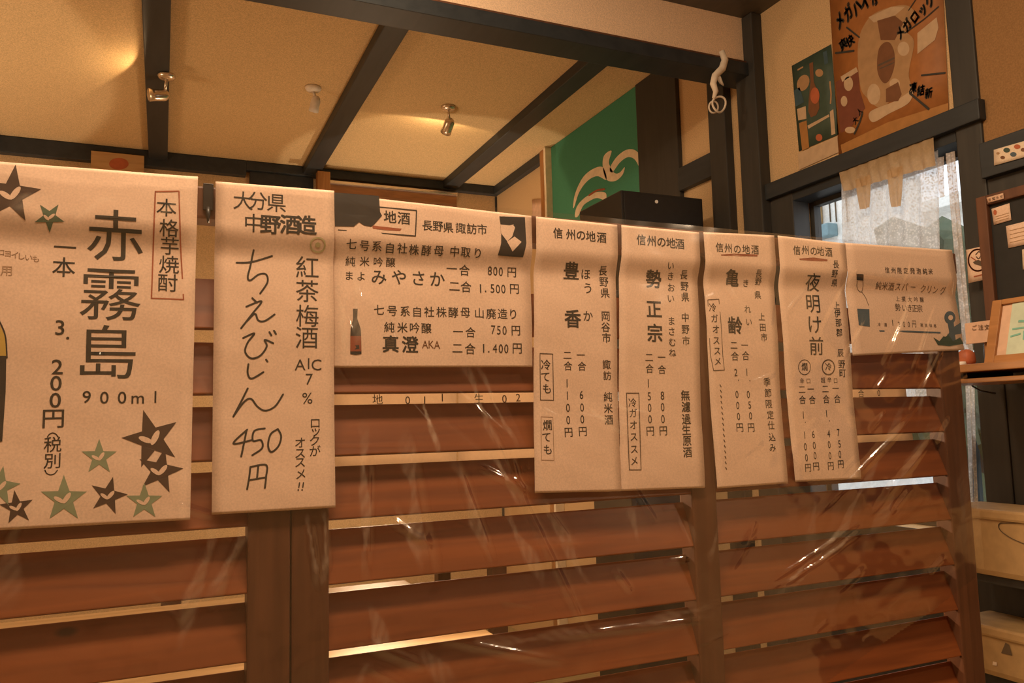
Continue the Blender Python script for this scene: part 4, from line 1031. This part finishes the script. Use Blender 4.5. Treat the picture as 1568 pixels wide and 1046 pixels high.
p = Print(CP, o); p.stroke(h1([(378 + 92 * math.cos(t * .5236), 775 + 108 * math.sin(t * .5236)) for t in range(12)]), 2.6, True, True); p.stroke(h1([(345, 940), (450, 915)]), 2, False); p.stroke(h1([(312, 745), (400, 800), (450, 790)]), 1.6); p.build('red_emblem', M['inkred'], rr)
p = Print(CP, o + .0003); p.poly(h1([(330, 795), (385, 770), (440, 800), (432, 840), (400, 830), (350, 815)])); p.stroke(h1([(360, 720), (390, 690), (415, 715), (390, 760), (365, 740)]), 1.4); p.build('dark_emblem', M['inksoft'], rr)
RS = WallSurf(XW - .032)
rr, o = card('label strip with coloured dots on the dark rail above the noticeboard', g6([(270, 858), (470, 800), (480, 890), (272, 948)]), RS, 'paperw')
for c, x, y, w, mm_ in (('a', 295, 878, 2.6, 'ptan'), ('b', 345, 860, 5.2, 'pgreen'), ('c', 405, 840, 5, 'pred'), ('d', 383, 884, 5, 'blueprint'), ('e', 322, 902, 3.6, 'pbrown'), ('f', 440, 858, 4, 'pbrown')):
    p = Print(RS, o); p.disc(1450 + x / 3.737, y / 3.737, w, w * .72, 14); p.build('coloured_dot', M[mm_], rr)

# shelf with things on it
SX0, SX1 = 1.62, XW - .08
sh = thing('wall_shelf', ((SX0 + SX1) / 2, 1.0, EYE + .06), 'amber wooden wall shelf with two boards under the noticeboard', 'shelf')
bx((SX0, .55, .083), (SX1, 1.325, .100), .002).build('board', M['shelf'], sh)
bx((SX0 - .004, .55, .058), (SX1, 1.315, .068), .002).build('board', M['shelf'], sh)
for y in (.62, 1.24): bx((SX0 + .03, y - .012, .068), (SX1, y + .012, .083)).build('bracket', M['darkv'], sh)
ST = .100 + EYE
S2 = WallSurf(1.74)
k2 = lambda pts: zz(pts, 1440, 440, 6.54)
pl = thing('table_placard', (1.745, 1.26, ST), 'tan upright card sign on the shelf, left of the framed picture', 'sign')
c = [S2.pt(*t) for t in k2([(250, 362), (640, 345), (600, 535), (262, 545)])]
bx((1.738, -max(c[1][0], c[2][0]), c[2][1]), (1.744, -min(c[0][0], c[3][0]), c[0][1]), .001).build('card', M['cardpink'], pl)
S3 = WallSurf(1.737)
p = Print(S3, .001); p.line('ご注文は', *k2([(345, 405), (530, 398)]), 9, bold=.014); p.build('lettering', M['ptan'], pl)
q = S3.pt(*k2([(415, 640)])[0])
MB().tube([(1.75, -q[0], ST), (1.75, -q[0] - .003, ST + c[0][1] - .100 - .01)], .003, 8).build('stick', M['shelf'], pl)
MB().box((1.735, -q[0] - .02, ST), (1.765, -q[0] + .02, ST + .004), .001).build('foot', M['shelf'], pl)
# framed picture leaning back
FR = thing('framed_picture', (1.70, 1.05, ST), 'leaning picture in an amber wooden frame with pale green lettering, on the shelf', 'picture')
S4 = WallSurf(1.68)
f0 = S4.pt(*k2([(470, 730)])[0]); f1 = S4.pt(*k2([(640, 300)])[0])
lean = math.atan2(.05, .14)
mt = Matrix.Translation((1.66, 0, ST)) @ Matrix.Rotation(math.radians(18), 4, 'Y')
yl = -f0[0] - .005; hh = .150; yr = yl - .24
def fbox(n, y0, y1, z0, z1, x0, x1, mat, par=None): return MB().box((x0, y0, z0), (x1, y1, z1), .0015, mt).build(n, M[mat], par or FR)
fbox('frame_bar', yl - .022, yl, 0, hh, 0, .014, 'shelf'); fbox('frame_bar', yr, yr + .022, 0, hh, 0, .014, 'shelf')
fbox('frame_bar', yr + .022, yl - .022, 0, .018, 0, .014, 'shelf'); fbox('frame_bar', yr + .022, yl - .022, hh - .012, hh, 0, .014, 'shelf')
fbox('mount', yr + .022, yl - .022, .018, hh - .012, .006, .012, 'cardpink')
pc = fbox('picture', yr + .034, yl - .045, .018, hh - .012, .004, .0062, 'palegreen')
mb = MB()
for y, z, w, h in ((-.062, .060, .022, .004), (-.066, .075, .026, .004), (-.075, .09, .022, .005), (-.095, .11, .03, .004), (-.085, .05, .012, .02), (-.11, .07, .02, .005), (-.12, .045, .02, .006), (-.14, .09, .014, .03)):
    mb.box((.0030, yl + y - w / 2, z), (.0041, yl + y + w / 2, z + h), 0, mt @ Matrix.Translation((0, yl + y, z)) @ Matrix.Rotation(random.uniform(-.6, .6), 4, 'X') @ Matrix.Translation((0, -yl - y, -z)))
mb.build('lettering', M['teal'], pc)
# small red and white tray thing and black cruet
S5 = WallSurf(1.70)
q = S5.pt(1484, 548)
tr = thing('red_ornament', (1.69, -q[0], ST), 'small red and white ornament at the left end of the shelf', 'ornament')
MB().tube([(1.69, -q[0], ST), (1.69, -q[0], ST + .012), (1.69, -q[0], ST + .030), (1.69, -q[0], ST + .038)], [.016, .02, .018, .008], 16).build('body', M['pred'], tr, True)
MB().tube([(1.672, -q[0], ST), (1.672, -q[0], ST + .010)], [.012, .010], 14).build('white_foot', M['white'], tr, True)
q = S5.pt(1500, 545)
cr = thing('black_bottle', (1.78, -q[0], ST), 'dark squat bottle behind the card sign on the shelf', 'bottle')
MB().tube([(1.78, -q[0] + .02, ST), (1.78, -q[0] + .02, ST + .05), (1.78, -q[0] + .02, ST + .06), (1.78, -q[0] + .02, ST + .08)], [.022, .022, .010, .009], 16).build('body', M['black'], cr, True)
# cable hanging under the shelf
S6 = WallSurf(1.78)
cp = [S6.to3(*S6.pt(*t), 0) for t in zz([(215, 20), (235, 55), (290, 88), (400, 108)], 1440, 580, 4.758)]
cb = link('cable', *(lambda m_: (m_.v, m_.f))(MB().tube([Vector((1.78, cp[0].y, EYE + .058))] + cp, .0022, 8)), M['black'], None, True)
tag(cb, 'thin black cable drooping under the wall shelf', 'cable')

# tan cases standing against the wall, bottom right
S7 = WallSurf(1.70)
def case(label, z0, z1, x0, groove, base):
    rr = thing('storage_case', (1.79, .9, EYE + z0), label, 'case', 'tan cases against the right wall')
    bx((x0, .35, z0), (1.832, 1.345, z1), .014).build('body', M['case'], rr)
    bx((x0 - .006, .35, z1 - .020), (1.833, 1.347, z1 + .004), .006).build('rim', M['case'], rr)
    S = WallSurf(x0 - .0005); m4 = lambda pts: zz(pts, 1460, 760, 3.657)
    if groove == 'handle':
        p = Print(S, .0008); p.stroke(m4([(400, 148), (300, 150), (262, 152), (254, 172), (275, 202), (330, 238), (410, 272)]), 1.6); p.build('handle_groove', M['groove'], rr)
        p = Print(S, .0008); p.stroke(m4([(190, 128), (300, 126), (420, 122)]), 1.2); p.build('lid_groove', M['groove'], rr)
    else:
        p = Print(S, .0008); p.poly(m4([(292, 820), (312, 830), (330, 892), (268, 878)])); p.build('embossed_mark', M['groove'], rr)
        p = Print(S, .0008); p.poly(m4([(222, 925), (244, 930), (244, 950), (220, 945)])); p.build('label', M['paperw'], rr)
    return rr
case('upper tan case with a curved handle groove, bottom right beside the partition', -.372, -.226, 1.70, 'handle', 0)
case('lower tan case with a small dark mark, at the bottom right corner', -.592, -.484, 1.70, 'mark', 0)
case_stand = thing('dark_rack', (1.79, .9, 0), 'dark rack that holds the two tan cases', 'rack')
for z in (-.380, -.600): bx((1.72, .34, z - .012), (1.85, 1.34, z + .0075), .002).build('rack_shelf', M['darkv'], case_stand)
bx((1.835, .34, -.484 + .003), (1.85, 1.34, -.394), .001).build('back_panel', M['darkv'], case_stand)
for y in (.345, 1.325): bx((1.82, y - .006, ZF), (1.85, y + .006, -.612), .001).build('leg', M['darkv'], case_stand)
bx((1.815, .34, -1.19), (1.82, 1.34, -.62), .001).build('front_panel', M['darkv'], case_stand)

# black hook over the top rail, between the two left sheets
HS = FrontSurf(D - .011)
def hp(px, py, dy=0): a_, b_ = HS.pt(px, py); return Vector((a_, D - .0125 + dy, b_ + EYE))
hk = thing('black_clip', hp(319, 345), 'black strap clip over the partition top, between the two left sheets', 'clip')
ww = abs(hp(327, 300).x - hp(311, 300).x); x0_ = hp(311, 300).x; zt_ = hp(319, 281).z; zb_ = hp(319, 322).z
MB().box((x0_, D - .0120, zb_), (x0_ + ww, D - .0090, zt_), .001).build('strap', M['black'], hk)
MB().box((x0_, D - .0120, EYE + .3035), (x0_ + ww, D + .020, EYE + .3055), .0006).build('strap_top', M['black'], hk)
MB().tube([(x0_ + ww / 2, D - .0105, zb_ + .004), (x0_ + ww / 2, D - .0105, zb_ - .008), (x0_ + ww / 2, D - .0105, zb_ - .016)], [.0030, .0026, .0008], 10).build('tip', M['black'], hk, True)

# ------------------------------------------------------------------ far wall: plaque, small card, paper strips
FS = FrontSurf(YF - .052)
pq = thing('wooden_plaque', FS.to3(*FS.pt(181, 262), .01), 'pale wooden plaque with a burnt oval mark, on the far wall beam', 'plaque')
c = [FS.pt(140, 232), FS.pt(221, 240), FS.pt(221, 285), FS.pt(140, 285)]
MB().box((c[0][0], YF - .068, c[2][1] + EYE), (c[1][0], YF - .051, c[0][1] + EYE), .002).build('board', M['table'], pq)
FS2 = FrontSurf(YF - .068); p = Print(FS2, .001); p.disc(182, 251, 15, 9, 20); p.build('oval_mark', M['pred'], pq)
FW = FrontSurf(YF - .001)
st = poster('paper_note', 'pink and white floral card low on the bare plaster by the orange post', [(815, 306), (833, 304), (834, 345), (816, 348)], 'cardpink', None, 'note', WallSurf(XW - .001))[0]

# ------------------------------------------------------------------ far-room tables with paper mats, seen between the slats
def table(x, y, w, d, h, label):
    rr = thing('low_table', (x, y, 0), label, 'table', 'tables behind the partition')
    MB().box((x - w / 2, y - d / 2, h - .035), (x + w / 2, y + d / 2, h), .005).build('tabletop', M['table'], rr)
    for sx in (-1, 1):
        for sy in (-1, 1):
            MB().box((x + sx * (w / 2 - .07) - .03, y + sy * (d / 2 - .07) - .03, 0), (x + sx * (w / 2 - .07) + .03, y + sy * (d / 2 - .07) + .03, h - .035), .003).build('leg', M['stile'], rr)
    return rr
table(.05, 2.05, 1.3, .8, .72, 'pale wooden table behind the left partition panel')
table(.62, 3.25, 1.3, .8, .72, 'pale wooden table behind the middle of the partition')
def mat_(x, y, w, d, h, label):
    o = MB().box((x - w / 2, y - d / 2, h), (x + w / 2, y + d / 2, h + .002), .0005).build('paper_placemat', M['paperw'])
    tag(o, label, 'placemat', 'placemats on the far tables')
mat_(.28, 1.95, .40, .30, .72, 'white paper placemat on the table behind the left partition panel')
mat_(.72, 3.10, .42, .30, .72, 'white paper placemat on the table behind the middle of the partition')
bpy.data.objects.remove(_fo)
